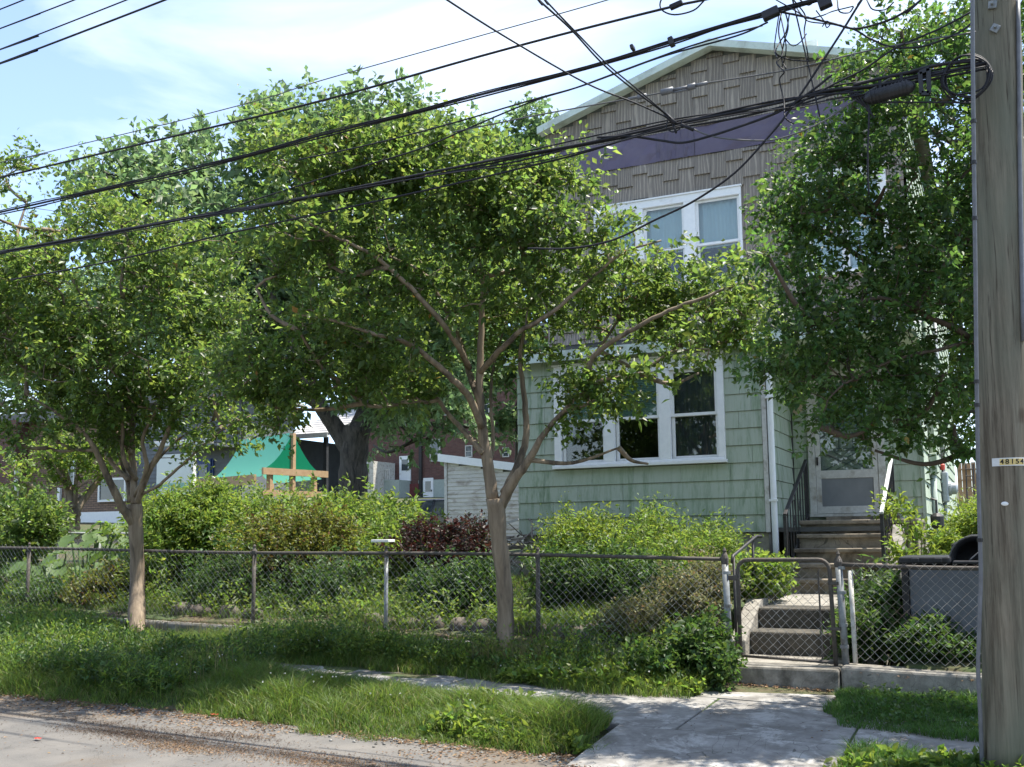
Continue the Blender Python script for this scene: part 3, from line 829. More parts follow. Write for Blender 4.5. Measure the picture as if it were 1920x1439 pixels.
# roof, rakes
rf = MB()
dz = .035
for s in (-1, 1):
    xe = APX+s*(APX-XL+.05)
    ze = EVZ-(APZ-EVZ)/(APX-XL)*.05
    rf.hexa([(APX, YU-.2, APZ+.06), (xe, YU-.2, ze+.06), (xe, 29.7, ze+.06), (APX, 29.7, APZ+.06), (APX, YU-.2, APZ+.06+dz), (xe, YU-.2, ze+.06+dz), (xe, 29.7, ze+.06+dz), (APX, 29.7, APZ+.06+dz)])
roof = rf.build('roof', M['roof'], house)
for s in (-1, 1):
    xe = APX+s*(APX-XL+.06); ze = EVZ-(APZ-EVZ)/(APX-XL)*.06
    MB().hexa([(APX, YU-.235, APZ-.02), (xe, YU-.235, ze-.02), (xe, YU-.2, ze-.02), (APX, YU-.2, APZ-.02), (APX, YU-.235, APZ+.10), (xe, YU-.235, ze+.10), (xe, YU-.2, ze+.10), (APX, YU-.2, APZ+.10)]).build('rake_board', M['fascia'], roof)
    MB().hexa([(APX, YU-.2, APZ-.0), (xe, YU-.2, ze), (xe, YU, ze), (APX, YU, APZ), (APX, YU-.2, APZ+.055), (xe, YU-.2, ze+.055), (xe, YU, ze+.055), (APX, YU, APZ+.055)]).build('soffit', M['fascia'], roof)
q = P(1517, 92, YU+2.5)
MB().prismX([(q[1], q[2]-.3), (q[1]+.9, q[2]-.3), (q[1]+.2, q[2]+.25)], q[0]-.12, q[0]+.12).build('roof_vent', M['fascia'], roof)
# lean-to roof over the bay and entry
br = MB()
br.hexa([(XBL-.12, YB-.22, ZE-.02), (XR+.1, YB-.22, ZE-.02), (XR+.1, YU-.002, ZE+.36), (XBL-.12, YU-.002, ZE+.36), (XBL-.12, YB-.22, ZE+.04), (XR+.1, YB-.22, ZE+.04), (XR+.1, YU-.002, ZE+.42), (XBL-.12, YU-.002, ZE+.42)])
broof = br.build('porch_roof', M['shinglelight'], house)
MB().box(XBL-.13, XR+.11, YB-.25, YB-.223, ZE-.1, ZE+.05).build('eave_board', M['fascia'], broof)
MB().box(XBL-.1, XR+.1, YB-.22, YU-.05, ZE-.045, ZE-.025).build('porch_ceiling', M['fascia'], broof)
# corner boards and downspout
MB().box(XBR-.06, XBR+.0, YB-.03, YB-.002, ZB, ZE-.05).build('corner_board', M['dirtywhite'], house)
MB().box(XR-.02, XR+.03, YU-.028, YU-.0, ZB, 3.95).build('corner_board', M['green'], house)
dsx, dsy = XBR+.055, YB-.02
ds = MB().tube([(dsx, dsy-.06, ZE-.1), (dsx, dsy-.02, ZE-.3), (dsx, dsy, ZE-.5), (dsx, dsy, 2.4), (dsx+.005, dsy, 1.4), (dsx+.01, dsy-.01, .85)], .042, 10).build('downspout', M['white'], house, smooth=True)
for z in (2.0, 3.4):
    MB().box(dsx-.055, dsx+.055, dsy-.05, dsy+.0, z, z+.03).build('strap', M['white'], ds)

def window_unit(parent, pl, W, G, GZ, blinds, sill=True):
    fr = MB()
    xs = [W['x0']] + [v for g in G for v in (g[0]-.045, g[1]+.045)] + [W['x1']]
    tk = .05
    def bx(a, b, c, d, t0, t1, mb): mb.hexa([pl(a, c, t0), pl(b, c, t0), pl(b, c, t1), pl(a, c, t1), pl(a, d, t0), pl(b, d, t0), pl(b, d, t1), pl(a, d, t1)])
    for i in range(0, len(xs), 2): bx(xs[i], xs[i+1], GZ[0]-.05, GZ[1]+.05, -.02, tk, fr)
    bx(W['x0'], W['x1'], GZ[1]+.05, W['z1'], -.02, tk+.003, fr)
    bx(W['x0'], W['x1'], W['z0']+.05, GZ[0]-.05, -.02, tk+.003, fr)
    f = fr.build('window', M['white'], parent, bevel=.006)
    s = MB(); bx(W['x0']-.02, W['x1']+.02, W['z0'], W['z0']+.048, -.01, .1, s); s.build('sill', M['white'], f, bevel=.006)
    cr_ = MB(); bx(W['x0']-.015, W['x1']+.015, W['z1']+.001, W['z1']+.025, -.0, .075, cr_); cr_.build('drip_cap', M['white'], f)
    zm = GZ[0]+(GZ[1]-GZ[0])*.49
    for g, bl in zip(G, blinds):
        for (za, zb_, off) in ((GZ[0]-.05, zm+.018, -.035), (zm-.018, GZ[1]+.05, -.008)):
            sm = MB(); w = .04
            bx(g[0]-.045, g[0], za, zb_, off-.035, off, sm); bx(g[1], g[1]+.045, za, zb_, off-.035, off, sm)
            bx(g[0], g[1], za, za+w, off-.035, off, sm); bx(g[0], g[1], zb_-w, zb_, off-.035, off, sm)
            sm.build('sash', M['white'], f)
            pm = MB(); bx(g[0], g[1], za+w, zb_-w, off-.022, off-.016, pm); pm.build('pane', M['glass'], f)
        up, lo = bl
        if up == 'slats':
            z = zm-.02; bmb = MB()
            while z < GZ[1]+.04:
                bmb.hexa([pl(g[0]-.03, z, -.10), pl(g[1]+.03, z, -.10), pl(g[1]+.03, z+.006, -.075), pl(g[0]-.03, z+.006, -.075), pl(g[0]-.03, z+.018, -.10), pl(g[1]+.03, z+.018, -.10), pl(g[1]+.03, z+.024, -.078), pl(g[0]-.03, z+.024, -.078)]); z += .026
            bmb.build('blind', M['blind'], f)
        elif up:
            bmb = MB(); n = 22; z0_, z1_ = (zm-.05 if lo is None else GZ[0]-.04), GZ[1]+.04
            vs = []
            for i in range(n+1):
                u = g[0]-.04+(g[1]-g[0]+.08)*i/n; d_ = -.1-.012*math.sin(i*1.5)
                vs += [pl(u, z0_, d_), pl(u, z1_, d_)]
            bmb.add(vs, [(2*i, 2*i+2, 2*i+3, 2*i+1) for i in range(n)]); bmb.build('curtain', M[up], f)
    return f
window_unit(house, pl_front(YB), LW, LG, LGZ, [('slats', None), ('slats', None), ('drape', 'drape')])
window_unit(house, pl_front(YU), UW, UG, UGZ, [('sheer', None), ('sheer', None), ('sheer', None)])
window_unit(house, pl_front(YU), RW, RG, UGZ, [('sheer', 'sheer'), ('sheer', 'sheer')])

# door
dfm = MB()
c0, c1 = DX0, DX1
a0, a1 = DX0+.1, DX1-.1
dfm.box(c0, a0, YU-.055, YU+.1, DZ0-.05, DZ1); dfm.box(a1, c1, YU-.055, YU+.1, DZ0-.05, DZ1); dfm.box(a0, a1, YU-.055, YU+.1, DZ1-.12, DZ1)
dframe = dfm.build('door_frame', M['dirtywhite'], house, bevel=.006)
MB().box(c0-.04, c1+.04, YU-.12, YU-.0, DZ0-.09, DZ0-.051).build('threshold', M['dirtywhite'], dframe)
sd = MB(); y0, y1 = YU-.045, YU-.01
zt = DZ1-.125; zmid0, zmid1 = px_z(1590, 897, YU), px_z(1590, 884, YU)
st = .075
sd.box(a0+.004, a0+st, y0, y1, DZ0-.045, zt); sd.box(a1-st, a1-.004, y0, y1, DZ0-.045, zt)
sd.box(a0+st, a1-st, y0, y1, DZ0-.045, DZ0+.06); sd.box(a0+st, a1-st, y0, y1, zmid0, zmid1+.02); sd.box(a0+st, a1-st, y0, y1, zt-.07, zt)
door = sd.build('storm_door', M['dirtywhite'], house, bevel=.004)
MB().box(a0+st, a1-st, y0+.015, y0+.021, DZ0+.06, zmid0).build('lower_panel', M['frost'], door)
MB().box(a0+st, a1-st, y0+.015, y0+.019, zmid1+.02, zt-.07).build('pane', M['glass'], door)
MB().box(a0+.02, a0+.045, y0-.035, y0-.002, zmid1+.1, zmid1+.22).build('handle', M['iron'], door)
idm = MB(); iy = YU+.02
zw0 = px_z(1590, 800, YU)
idm.box(a0+.01, a1-.01, iy, iy+.045, DZ0-.045, zw0); idm.box(a0+.01, a0+.13, iy, iy+.045, zw0, zt); idm.box(a1-.13, a1-.01, iy, iy+.045, zw0, zt); idm.box(a0+.13, a1-.13, iy, iy+.045, zt-.1, zt)
idoor = idm.build('inner_door', M['innerdoor'], house)
mo = MB(); zc0, zc1 = zmid1+.03, zw0-.03; xc = (a0+a1)/2; hw = (a1-a0)/2-.14
for (p, q_) in [((xc-hw, zc0), (xc+hw, zc0+hw*1.1)), ((xc+hw, zc0), (xc-hw, zc0+hw*1.1)), ((xc-hw*.5, zc0), (xc+hw, zc0+hw*.8)), ((xc+hw*.5, zc0), (xc-hw, zc0+hw*.8)), ((xc-hw, zc0+.28), (xc+hw, zc0+.28)), ((xc-hw, zc0+.31), (xc+hw, zc0+.31)), ((xc-.1, zc0+.31), (xc-.1, zc1)), ((xc+.1, zc0+.31), (xc+.1, zc1)), ((xc-hw, zc0+.31), (xc-hw, zc1)), ((xc+hw, zc0+.31), (xc+hw, zc1)), ((xc-hw, zc1), (xc+hw, zc1))]:
    mo.bar((p[0], iy-.008, p[1]), (q_[0], iy-.008, q_[1]), .018, .014, (0, 1, 0))
mo.build('moulding', M['frost'], idoor)
mu = MB()
for xx in (xc-.13, xc+.13): mu.box(xx-.012, xx+.012, iy-.004, iy+.03, zw0, zt-.1)
zz_ = zw0+(zt-.1-zw0)*.62; mu.box(a0+.13, a1-.13, iy-.005, iy+.031, zz_-.012, zz_+.012)
mu.build('muntin', M['innerdoor'], idoor)
MB().box(a0+.13, a1-.13, iy+.012, iy+.017, zw0, zt-.1).build('pane', M['glass'], idoor)
bmb = MB(); vs = []
for i in range(17):
    u = a0+.12+(a1-a0-.24)*i/16; vs += [(u, iy+.09+.01*math.sin(i*1.7), zw0-.02), (u, iy+.09+.01*math.sin(i*1.7), zz_)]
bmb.add(vs, [(2*i, 2*i+2, 2*i+3, 2*i+1) for i in range(16)]); bmb.build('curtain', M['sheer'], idoor)

# plaque beside the door
q = P(1493, 755, YU-.03); w = .085; h = .19
MB().prismY([(q[0]-w, q[2]+h*.75), (q[0]-w, q[2]-h*.7), (q[0], q[2]-h), (q[0]+w, q[2]-h*.7), (q[0]+w, q[2]+h*.75), (q[0]+w*.4, q[2]+h), (q[0]-w*.4, q[2]+h)], YU-.055, YU-.03).solo('wall_plaque', M['plaque'], 'small shield shaped wooden plaque on green wall left of door', 'plaque', bevel=.006)

# utilities on the sunlit side wall
em = PXX(1764, 915, XR); ems = thing('electric_meter', 'grey electric meter with conduit on sunlit side wall of house', 'meter', (XR+.08, em[1], em[2]-.3))
MB().box(XR+.02, XR+.14, em[1]-.16, em[1]+.16, em[2]-.28, em[2]+.3).build('meter_box', M['metergrey'], ems, bevel=.03)
MB().lathe((XR+.14, em[1], em[2]-.02), [(.14, 0), (.14, .04), (.115, .05), (.11, .13), (.06, .16)], 18, 0).build('meter_dome', M['metergrey'], ems, smooth=False)
MB().tube([(XR+.06, em[1], em[2]+.3), (XR+.06, em[1], em[2]+1.6), (XR+.06, em[1]+.05, 6.0)], .035, 8).build('conduit', M['metergrey'], ems, smooth=True)
MB().tube([(XR+.06, em[1], em[2]-.28), (XR+.06, em[1], .85)], .035, 8).build('conduit', M['metergrey'], ems, smooth=True)
MB().tube([(XR+.05, em[1]-.05, em[2]+.3), (XR+.12, em[1]-.1, em[2]+.8), (XR+.2, em[1]+.3, em[2]+1.0), (XR+.1, em[1]+.5, em[2]+1.5)], .012, 6).build('cable', M['cable'], ems)
MB().lathe((XR+.05, em[1]-.1, em[2]+.33), [(.03, 0), (.05, .02), (.05, .1), (.02, .13)], 10).build('red_cap', M['redp'], ems)
jb = PXX(1741, 871, XR); jbs = thing('junction_box', 'pale green cable box with vertical pipe on side wall beside meter', 'box', (XR+.06, jb[1], jb[2]-.15))
MB().box(XR+.02, XR+.13, jb[1]-.11, jb[1]+.11, jb[2]-.16, jb[2]+.17).build('box', M['green'], jbs, bevel=.015)
MB().tube([(XR+.06, jb[1], jb[2]+.17), (XR+.06, jb[1], 5.6)], .045, 8).build('pipe', M['green'], jbs, smooth=True)
MB().tube([(XR+.06, jb[1], jb[2]-.16), (XR+.06, jb[1], 1.0)], .045, 8).build('pipe', M['stucco'], jbs, smooth=True)
gm = PXX(1744, 975, XR)
g_ = thing('gas_meter', 'dark gas regulator low on sunlit side wall above weeds', 'meter', (XR+.1, gm[1], gm[2]-.2))
MB().lathe((XR+.1, gm[1], gm[2]), [(.05, -.14), (.1, -.1), (.1, .05), (.05, .1)], 12).build('body', M['iron'], g_)
MB().tube([(XR+.1, gm[1], gm[2]+.1), (XR+.1, gm[1]+.02, gm[2]+.3), (XR+.02, gm[1]+.02, gm[2]+.33)], .02, 6).build('pipe', M['iron'], g_)

# ------------------------------------------------------------------ stairs up to the door
SX0, SX1 = -2.37, -1.25
stairs = thing('concrete_stairs', 'weathered concrete stairs rising to the front door', 'stairs', (-1.8, 13.6, .6))
zw = .82; rs = .184; y = 13.1
for i in range(4):
    t = .27
    MB().box(SX0, SX1, y+.02, y+t+.05, zw-.15+rs*i, zw+rs*(i+1)-.055).build('riser', M['step'], stairs)
    MB().box(SX0-.03, SX1+.03, y-.02, y+t+.03, zw+rs*(i+1)-.054, zw+rs*(i+1)).build('tread', M['step'], stairs, bevel=.012)
    y += t
MB().box(SX0-.02, SX1+.33, y+.02, YU-.07, zw-.2, zw+rs*5-.06).build('landing_base', M['step'], stairs)
MB().box(SX0-.04, SX1+.35, y-.02, YU-.125, zw+rs*5-.059, zw+rs*5).build('landing', M['step'], stairs, bevel=.012)
MB().prismX([(13.3, .6), (14.19, .6), (14.19, zw+rs*4.6), (14.1, zw+rs*4.6), (13.3, zw+.3)], SX1+.035, SX1+.17).build('cheek_wall', M['conc'], stairs, bevel=.01)
MB().box(SX0+.1, SX1-.0, YU-.124, YU-.056, zw+rs*5-.02, DZ0-.092).build('riser', M['step'], stairs)

def handrail(name, label, x, pts, topmat, dxe=0.0):
    r = thing(name, label, 'handrail', (x, pts[0][0], pts[0][1]-.9))
    (ya, za), (yb, zb_) = pts
    A_ = np.array([x, ya, za]); B_ = np.array([x+dxe, yb, zb_])
    MB().bar(A_, B_, .045, .03).build('top_rail', topmat, r, bevel=.004)
    MB().bar(A_-[0, 0, .75], B_-[0, 0, .75], .03, .02).build('bottom_rail', M['iron'], r)
    MB().box(x-.02, x+.02, ya-.02, ya+.02, za-.98, za-.015).build('post', M['iron'], r)
    MB().box(x+dxe-.02, x+dxe+.02, yb-.02, yb+.02, zb_-.9, zb_-.015).build('post', M['iron'], r)
    n = 9
    for i in range(1, n):
        t = i/n; c = A_*(1-t)+B_*t
        MB().box(c[0]-.008, c[0]+.008, c[1]-.008, c[1]+.008, c[2]-.75, c[2]-.012).build('baluster', M['iron'], r)
    c = A_*.5+B_*.5 - [0, 0, .4]
    s = MB()
    for q in range(2):
        cc = A_*(.62-.25*q)+B_*(.38+.25*q)-[0, 0, .38]
        s.tube([cc+np.array([0, .05*math.cos(a)*(1-a/9), .1*math.sin(a)*(1-a/9)]) for a in np.linspace(0, 6.5, 14)], .006, 4)
    s.build('scroll', M['iron'], r)
zt0, zt1 = zw+rs+.80, zw+rs*5+.86
handrail('iron_handrail', 'black iron stair railing on the left beside the downspout', SX0-.03, [(13.12, zt0), (14.9, zt1)], M['iron'])
handrail('iron_handrail', 'iron stair railing with worn white top on the right', SX1+.0, [(13.12, zt0), (14.9, zt1)], M['railtop'])

# ------------------------------------------------------------------ lower steps and garden path
ls = thing('entrance_steps', 'two dark mossy concrete steps behind the rusty gate', 'steps', (-1.8, 11, .2))
EX0, EX1 = -2.37, -1.26
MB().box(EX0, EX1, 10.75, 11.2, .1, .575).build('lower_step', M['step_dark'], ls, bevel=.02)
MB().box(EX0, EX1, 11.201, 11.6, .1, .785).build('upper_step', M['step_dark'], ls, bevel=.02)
MB().prismX([(10.55, .1), (11.8, .1), (11.8, .86), (11.4, .86), (10.55, .5)], EX0-.17, EX0-.004).build('cheek_wall', M['conc'], ls, bevel=.015)
MB().prismX([(10.55, .1), (11.8, .1), (11.8, .84), (11.4, .84), (10.55, .5)], EX1+.004, EX1+.16).build('cheek_wall', M['conc'], ls, bevel=.015)
gp = MB(); gp.hexa([(EX0, 11.601, .4), (-.95, 11.601, .4), (-.95, 13.15, .4), (EX0, 13.15, .4), (EX0, 11.601, .79), (-.95, 11.601, .79), (-.95, 13.15, .83), (EX0, 13.15, .83)])
o = gp.build('garden_path', M['conc'], None, origin=(-1.7, 12.3, .4), bevel=.01); o['kind'] = 'structure'
th = MB(); th.box(-2.42, -1.37, 9.8, 10.74, .0, .345)
th.solo('gate_threshold', M['conc'], 'cracked concrete threshold slab under the rusty gate', 'slab', bevel=.025)

# pipe handrail left of the lower steps
ph = thing('pipe_handrail', 'thin black pipe handrail left of the lower steps', 'handrail', (-2.5, 11, .6))
a = P(1418, 1006, 11.6); b = P(1374, 1043, 10.4)
MB().tube([a+np.array([.05, .05, .0]), a, b, b+np.array([0, -.04, -.06])], .017, 8).build('rail', M['iron'], ph, smooth=True)
MB().tube([a+np.array([-.03, -.06, 0]), (a[0]-.03, a[1]-.06, .6)], .015, 8).build('post', M['iron'], ph, smooth=True)
MB().tube([b+np.array([0, .03, .0]), (b[0], b[1]+.03, .3)], .015, 8).build('post', M['iron'], ph, smooth=True)

# ------------------------------------------------------------------ low walls and chain-link fences
FY = 10.1
wl_ = thing('low_wall', 'long low concrete wall under the fence, half hidden by weeds', 'wall', (-8, FY, .1))
x = -17.0
while x < -2.45:
    L_ = min(2.4, -2.45-x)
    sbox(x+.004, x+L_, FY-.22, FY+.08, -.1, .375).build('wall_segment', M['conc'], wl_, bevel=.02)
    x += L_
lw2 = sbox(-1.36, 9.5, FY-.25, FY+.08, -.1, .38)
lw2.solo('low_wall', M['conc'], 'cracked grey concrete kerb wall between gate and pole', 'wall', bevel=.025)

def chainlink(x0, x1, zb0, zb1, zt0_, zt1_, Y, pitch=.085, r=.0020, over=.02):
    """diagonal wires of a chain-link panel, each wire bent over and under its neighbours"""
    mb = MB(); n = int((x1-x0)/pitch)+1
    hh = (zt0_+zt1_)/2-(zb0+zb1)/2+over
    dx = hh
    for s in (-1, 1):
        k = -int(dx/pitch)-1
        while k <= n+int(dx/pitch)+1:
            xa = x0+k*pitch if s > 0 else x0+k*pitch
            # line x = xa + s*(z-zb)
            ta, tb = 0.0, hh
            if s > 0: ta = max(ta, x0-xa); tb = min(tb, x1-xa)
            else: ta = max(ta, xa-x1); tb = min(tb, xa-x0)
            if tb-ta > .02:
                m_ = max(2, int((tb-ta)/(pitch/2))+1)
                pts = []
                for i in range(m_):
                    t = ta+(tb-ta)*i/(m_-1); xx = xa+s*t; u = (xx-x0)/(x1-x0)
                    zz = (zb0*(1-u)+zb1*u)+t
                    sag = .012*math.sin(xx*2.3)+.008*math.sin(xx*5.1+zz*3)
                    pts.append((xx+.004*(i % 2)*s, Y+.0035*s*(1 if i % 2 else -1)+sag, zz))
                mb.tube(pts, r, 3, False)
            k += 1
    return mb

fl = P(0, 1029, FY); fr_ = P(1360, 1047, FY)
def rail_z(x): return fl[2]+(fr_[2]-fl[2])*(x-fl[0])/(fr_[0]-fl[0])
XG0 = P(1366, 1150, FY)[0]; XG1 = P(1576, 1150, FY)[0]
fence = thing('chain_link_fence', 'long rusty chain-link fence on low wall in front of the overgrown garden', 'fence', (-8, FY, .4))
XF0 = -16.8
for px, py, mt_ in ((52, 1080, 'rust'), (246, 1090, 'rust'), (475, 1100, 'rust'), (723, 1110, 'galv'), (1008, 1120, 'rust')):
    x = P(px, py, FY)[0]; zt_ = rail_z(x)
    p_ = MB().tube([(x, FY, .1+float(street(x))), (x+.01, FY, zt_-.02)], .024, 10).build('post', M[mt_], fence, smooth=True)
    MB().lathe((x+.01, FY, zt_-.03), [(.03, 0), (.034, .02), (.034, .045), (.022, .06), (.012, .085), (.02, .1), (.006, .125)], 10).build('post_cap', M['rust'], p_)
x = -15.4
p_ = MB().tube([(x, FY, .1+float(street(x))), (x, FY, rail_z(x))], .024, 10).build('post', M['rust'], fence, smooth=True)
MB().tube([(xx, FY+.01*math.sin(xx*1.1), rail_z(xx)+.012*math.sin(xx*.9)) for xx in np.linspace(XF0, XG0, 30)], .019, 8).build('top_rail', M['rust'], fence, smooth=True)
ch = chainlink(XF0, XG0-.03, .40+float(street(XF0)), .39, rail_z(XF0), rail_z(XG0), FY-.025)
o = ch.build('chain_link', M['chain'], fence); o['kind'] = 'stuff'
zg = rail_z(XG0)
gp_ = MB().tube([(XG0, FY, .3), (XG0-.02, FY, zg)], .033, 12).build('gate_post', M['galv'], fence, smooth=True)
MB().lathe((XG0-.02, FY, zg), [(.037, -.06), (.04, 0), (.03, .03), (.014, .06), (.02, .075), (.004, .11)], 10).build('post_cap', M['rust'], gp_)
for z in (.55, .88, 1.2):
    MB().lathe((XG0-.005, FY, z), [(.04, -.015), (.04, .015)], 12).build('band', M['galv'], gp_)
fence2 = thing('chain_link_fence', 'short chain-link fence on kerb wall between gate and utility pole', 'fence', (-.5, FY, .3))
zg1 = P(1573, 1050, FY)[2]
gp_ = MB().tube([(XG1+.03, FY, .3), (XG1, FY, zg1)], .033, 12).build('gate_post', M['galv'], fence2, smooth=True)
MB().lathe((XG1, FY, zg1-.02), [(.037, -.05), (.04, 0), (.03, .03), (.014, .06), (.02, .075), (.004, .11)], 10).build('post_cap', M['rust'], gp_)
for z in (.52, .72, 1.02, 1.25):
    MB().lathe((XG1+.02, FY, z), [(.04, -.015), (.04, .015)], 12).build('band', M['galv'], gp_)
MB().tube([(XG1+.115, FY-.01, .37), (XG1+.105, FY-.01, zg1-.1)], .022, 10).build('post', M['dirtywhite'], fence2, smooth=True)
zr = zg1-.05
MB().tube([(xx, FY, zr-.02*(xx-XG1)+.008*math.sin(xx*3)) for xx in np.linspace(XG1, 9.4, 30)], .02, 8).build('top_rail', M['rust'], fence2, smooth=True)
for xx in (1.6, 4.2, 6.8, 9.35): MB().tube([(xx, FY, .05), (xx, FY, zr-.02*(xx-XG1))], .024, 10).build('post', M['rust'], fence2, smooth=True)
o = chainlink(XG1+.12, 9.35, .4, .2, zr-.0, zr-.2, FY-.03, over=.03).build('chain_link', M['chain'], fence2); o['kind'] = 'stuff'

gate = thing('garden_gate', 'rusty chain-link garden gate with rounded frame before the steps', 'gate', ((XG0+XG1)/2, FY-.03, .27))
gx0 = P(1386, 1150, FY-.03)[0]; gx1 = P(1559, 1150, FY-.03)[0]; gz1 = P(1480, 1050, FY-.03)[2]; gz0 = P(1470, 1243, FY-.03)[2]+.0
rc = .1
pts = [(gx0, FY-.03, gz0+.03)] + [(gx0, FY-.03, gz1-rc)] + [(gx0+rc*(1-math.cos(a)), FY-.03, gz1-rc+rc*math.sin(a)) for a in np.linspace(.3, 1.57, 5)] + [(gx1-rc*(1-math.cos(a)), FY-.03, gz1-rc+rc*math.sin(a)) for a in np.linspace(1.57, .3, 5)] + [(gx1, FY-.03, gz1-rc), (gx1+.02, FY-.03, gz0-.02)]
MB().tube(pts, .02, 8).build('frame', M['rust'], gate, smooth=True)
MB().tube([(gx0, FY-.03, gz0+.05), (gx1, FY-.03, gz0+.02)], .014, 8).build('bottom_bar', M['rust'], gate, smooth=True)
MB().tube([(gx1-.1, FY-.03, gz0+.05), (gx1-.105, FY-.03, gz1-.1)], .009, 6).build('tension_bar', M['rust'], gate)
o = chainlink(gx0+.02, gx1-.02, gz0+.05, gz0+.03, gz1-.03, gz1-.03, FY-.05, over=-.01).build('chain_link', M['chain'], gate); o['kind'] = 'stuff'
for z in (gz0+.33, gz1-.22):
    MB().box(gx1-.02, XG1+.0, FY-.05, FY-.01, z-.015, z+.015).build('hinge', M['rust'], gate, bevel=.006)
MB().box(XG0+.02, gx0+.015, FY-.055, FY-.02, gz1-.2, gz1-.15).build('latch', M['rust'], gate, bevel=.006)
# ------------------------------------------------------------------ street trees (three crepe myrtles)
def path(k, *pp):
    return [PK(p[0], p[1], k+(p[2] if len(p) > 2 else 0)) for p in pp]

kc = 10.75
tb = P(944, 1258, 9.7)
C_tr = [tb+[0, 0, -.05], tb+[0, 0, .12], PK(948, 1180, kc), PK(945, 1090, kc), PK(934, 1000, kc), PK(930, 935, kc)]
C_r = [.135, .115, .092, .085, .088, .105]
C_l = [
    (path(kc, (938, 950), (962, 905, -.1), (992, 862, -.2), (1020, 815, -.3), (1068, 758, -.4), (1108, 722, -.5)), .062, .042),
    (path(kc, (1108, 722, -.5), (1106, 680, -.5), (1135, 650, -.6), (1180, 622, -.7), (1255, 583, -.8), (1330, 555, -.9), (1395, 532, -.9), (1435, 560, -.9)), .034, .010),
    (path(kc, (1108, 722, -.5), (1145, 710, -.6), (1200, 700, -.7), (1260, 660, -.7), (1330, 655, -.7)), .026, .008),
    (path(kc, (945, 925), (972, 870, .2), (987, 815, .3), (982, 740, .4), (976, 660, .5), (1000, 560, .6), (1040, 430, .6)), .05, .014),
    (path(kc, (925, 940), (913, 860, .05), (904, 800, .05), (899, 740, 0), (901, 670, 0), (903, 590, 0), (905, 520, 0), (890, 400, .1), (860, 320, .1)), .07, .012),
    (path(kc, (904, 800), (880, 745, -.2), (850, 712, -.4), (800, 668, -.6), (755, 640, -.8), (690, 622, -1.0), (620, 600, -1.1), (560, 590, -1.1)), .042, .011),
    (path(kc, (905, 850), (872, 812, .2), (840, 775, .4), (812, 735, .5), (792, 705, .6), (740, 690, .7), (640, 660, .8)), .034, .010),
    (path(kc, (899, 750), (880, 700, .3), (862, 640, .5), (830, 570, .6), (790, 510, .7), (700, 470, .8), (600, 440, .9)), .04, .012),
    (path(kc, (880, 690), (840, 620, -.5), (770, 540, -.8), (700, 480, -1.0), (620, 440, -1.2), (540, 400, -1.3)), .034, .010),
    (path(kc, (900, 700), (935, 660, -.3), (975, 622, -.5), (1030, 590, -.7), (1090, 540, -.8), (1160, 480, -.9), (1240, 450, -1.0)), .034, .010),
    (path(kc, (910, 880), (925, 840, .3), (920, 760, .5), (925, 690, .6), (950, 600, .8), (980, 500, .9)), .026, .008),
]
cb = [(1125, 440, 48, 42), (690, 305, 100, 72), (790, 322, 105, 74), (560, 335, 130, 80), (860, 360, 130, 90), (990, 390, 105, 85), (1050, 335, 50, 45), (640, 400, 150, 80), (990, 500, 170, 110), (1175, 505, 105, 52),
      (1285, 535, 120, 62), (1340, 590, 90, 60), (820, 500, 190, 110), (620, 500, 170, 100), (480, 540, 120, 80), (560, 620, 130, 70), (720, 620, 170, 80), (1000, 620, 140, 70), (1160, 600, 130, 75),
      (1100, 680, 90, 50), (1130, 745, 70, 45), (640, 720, 110, 55), (520, 765, 60, 45), (480, 700, 80, 60), (760, 730, 90, 55), (1270, 650, 100, 40), (1160, 840, 28, 22), (1215, 870, 22, 18), (1380, 640, 60, 35), (900, 430, 120, 80), (1310, 700, 40, 18)]
build_tree('crepe_myrtle', 'central crepe myrtle with smooth forked trunk in front of green house', 'tree', tb, C_tr, C_r, C_l,
           [pxblob(a, b, c, d, kc+random.uniform(-.7, .6), w=1.0 if c > 40 else .5) for a, b, c, d in cb], 1650, 30, .36, .078, M['leafC'], M['bark'], 'street trees along the fence', seed=3, gap=.2, gf=1.9, twig_r=.0055)

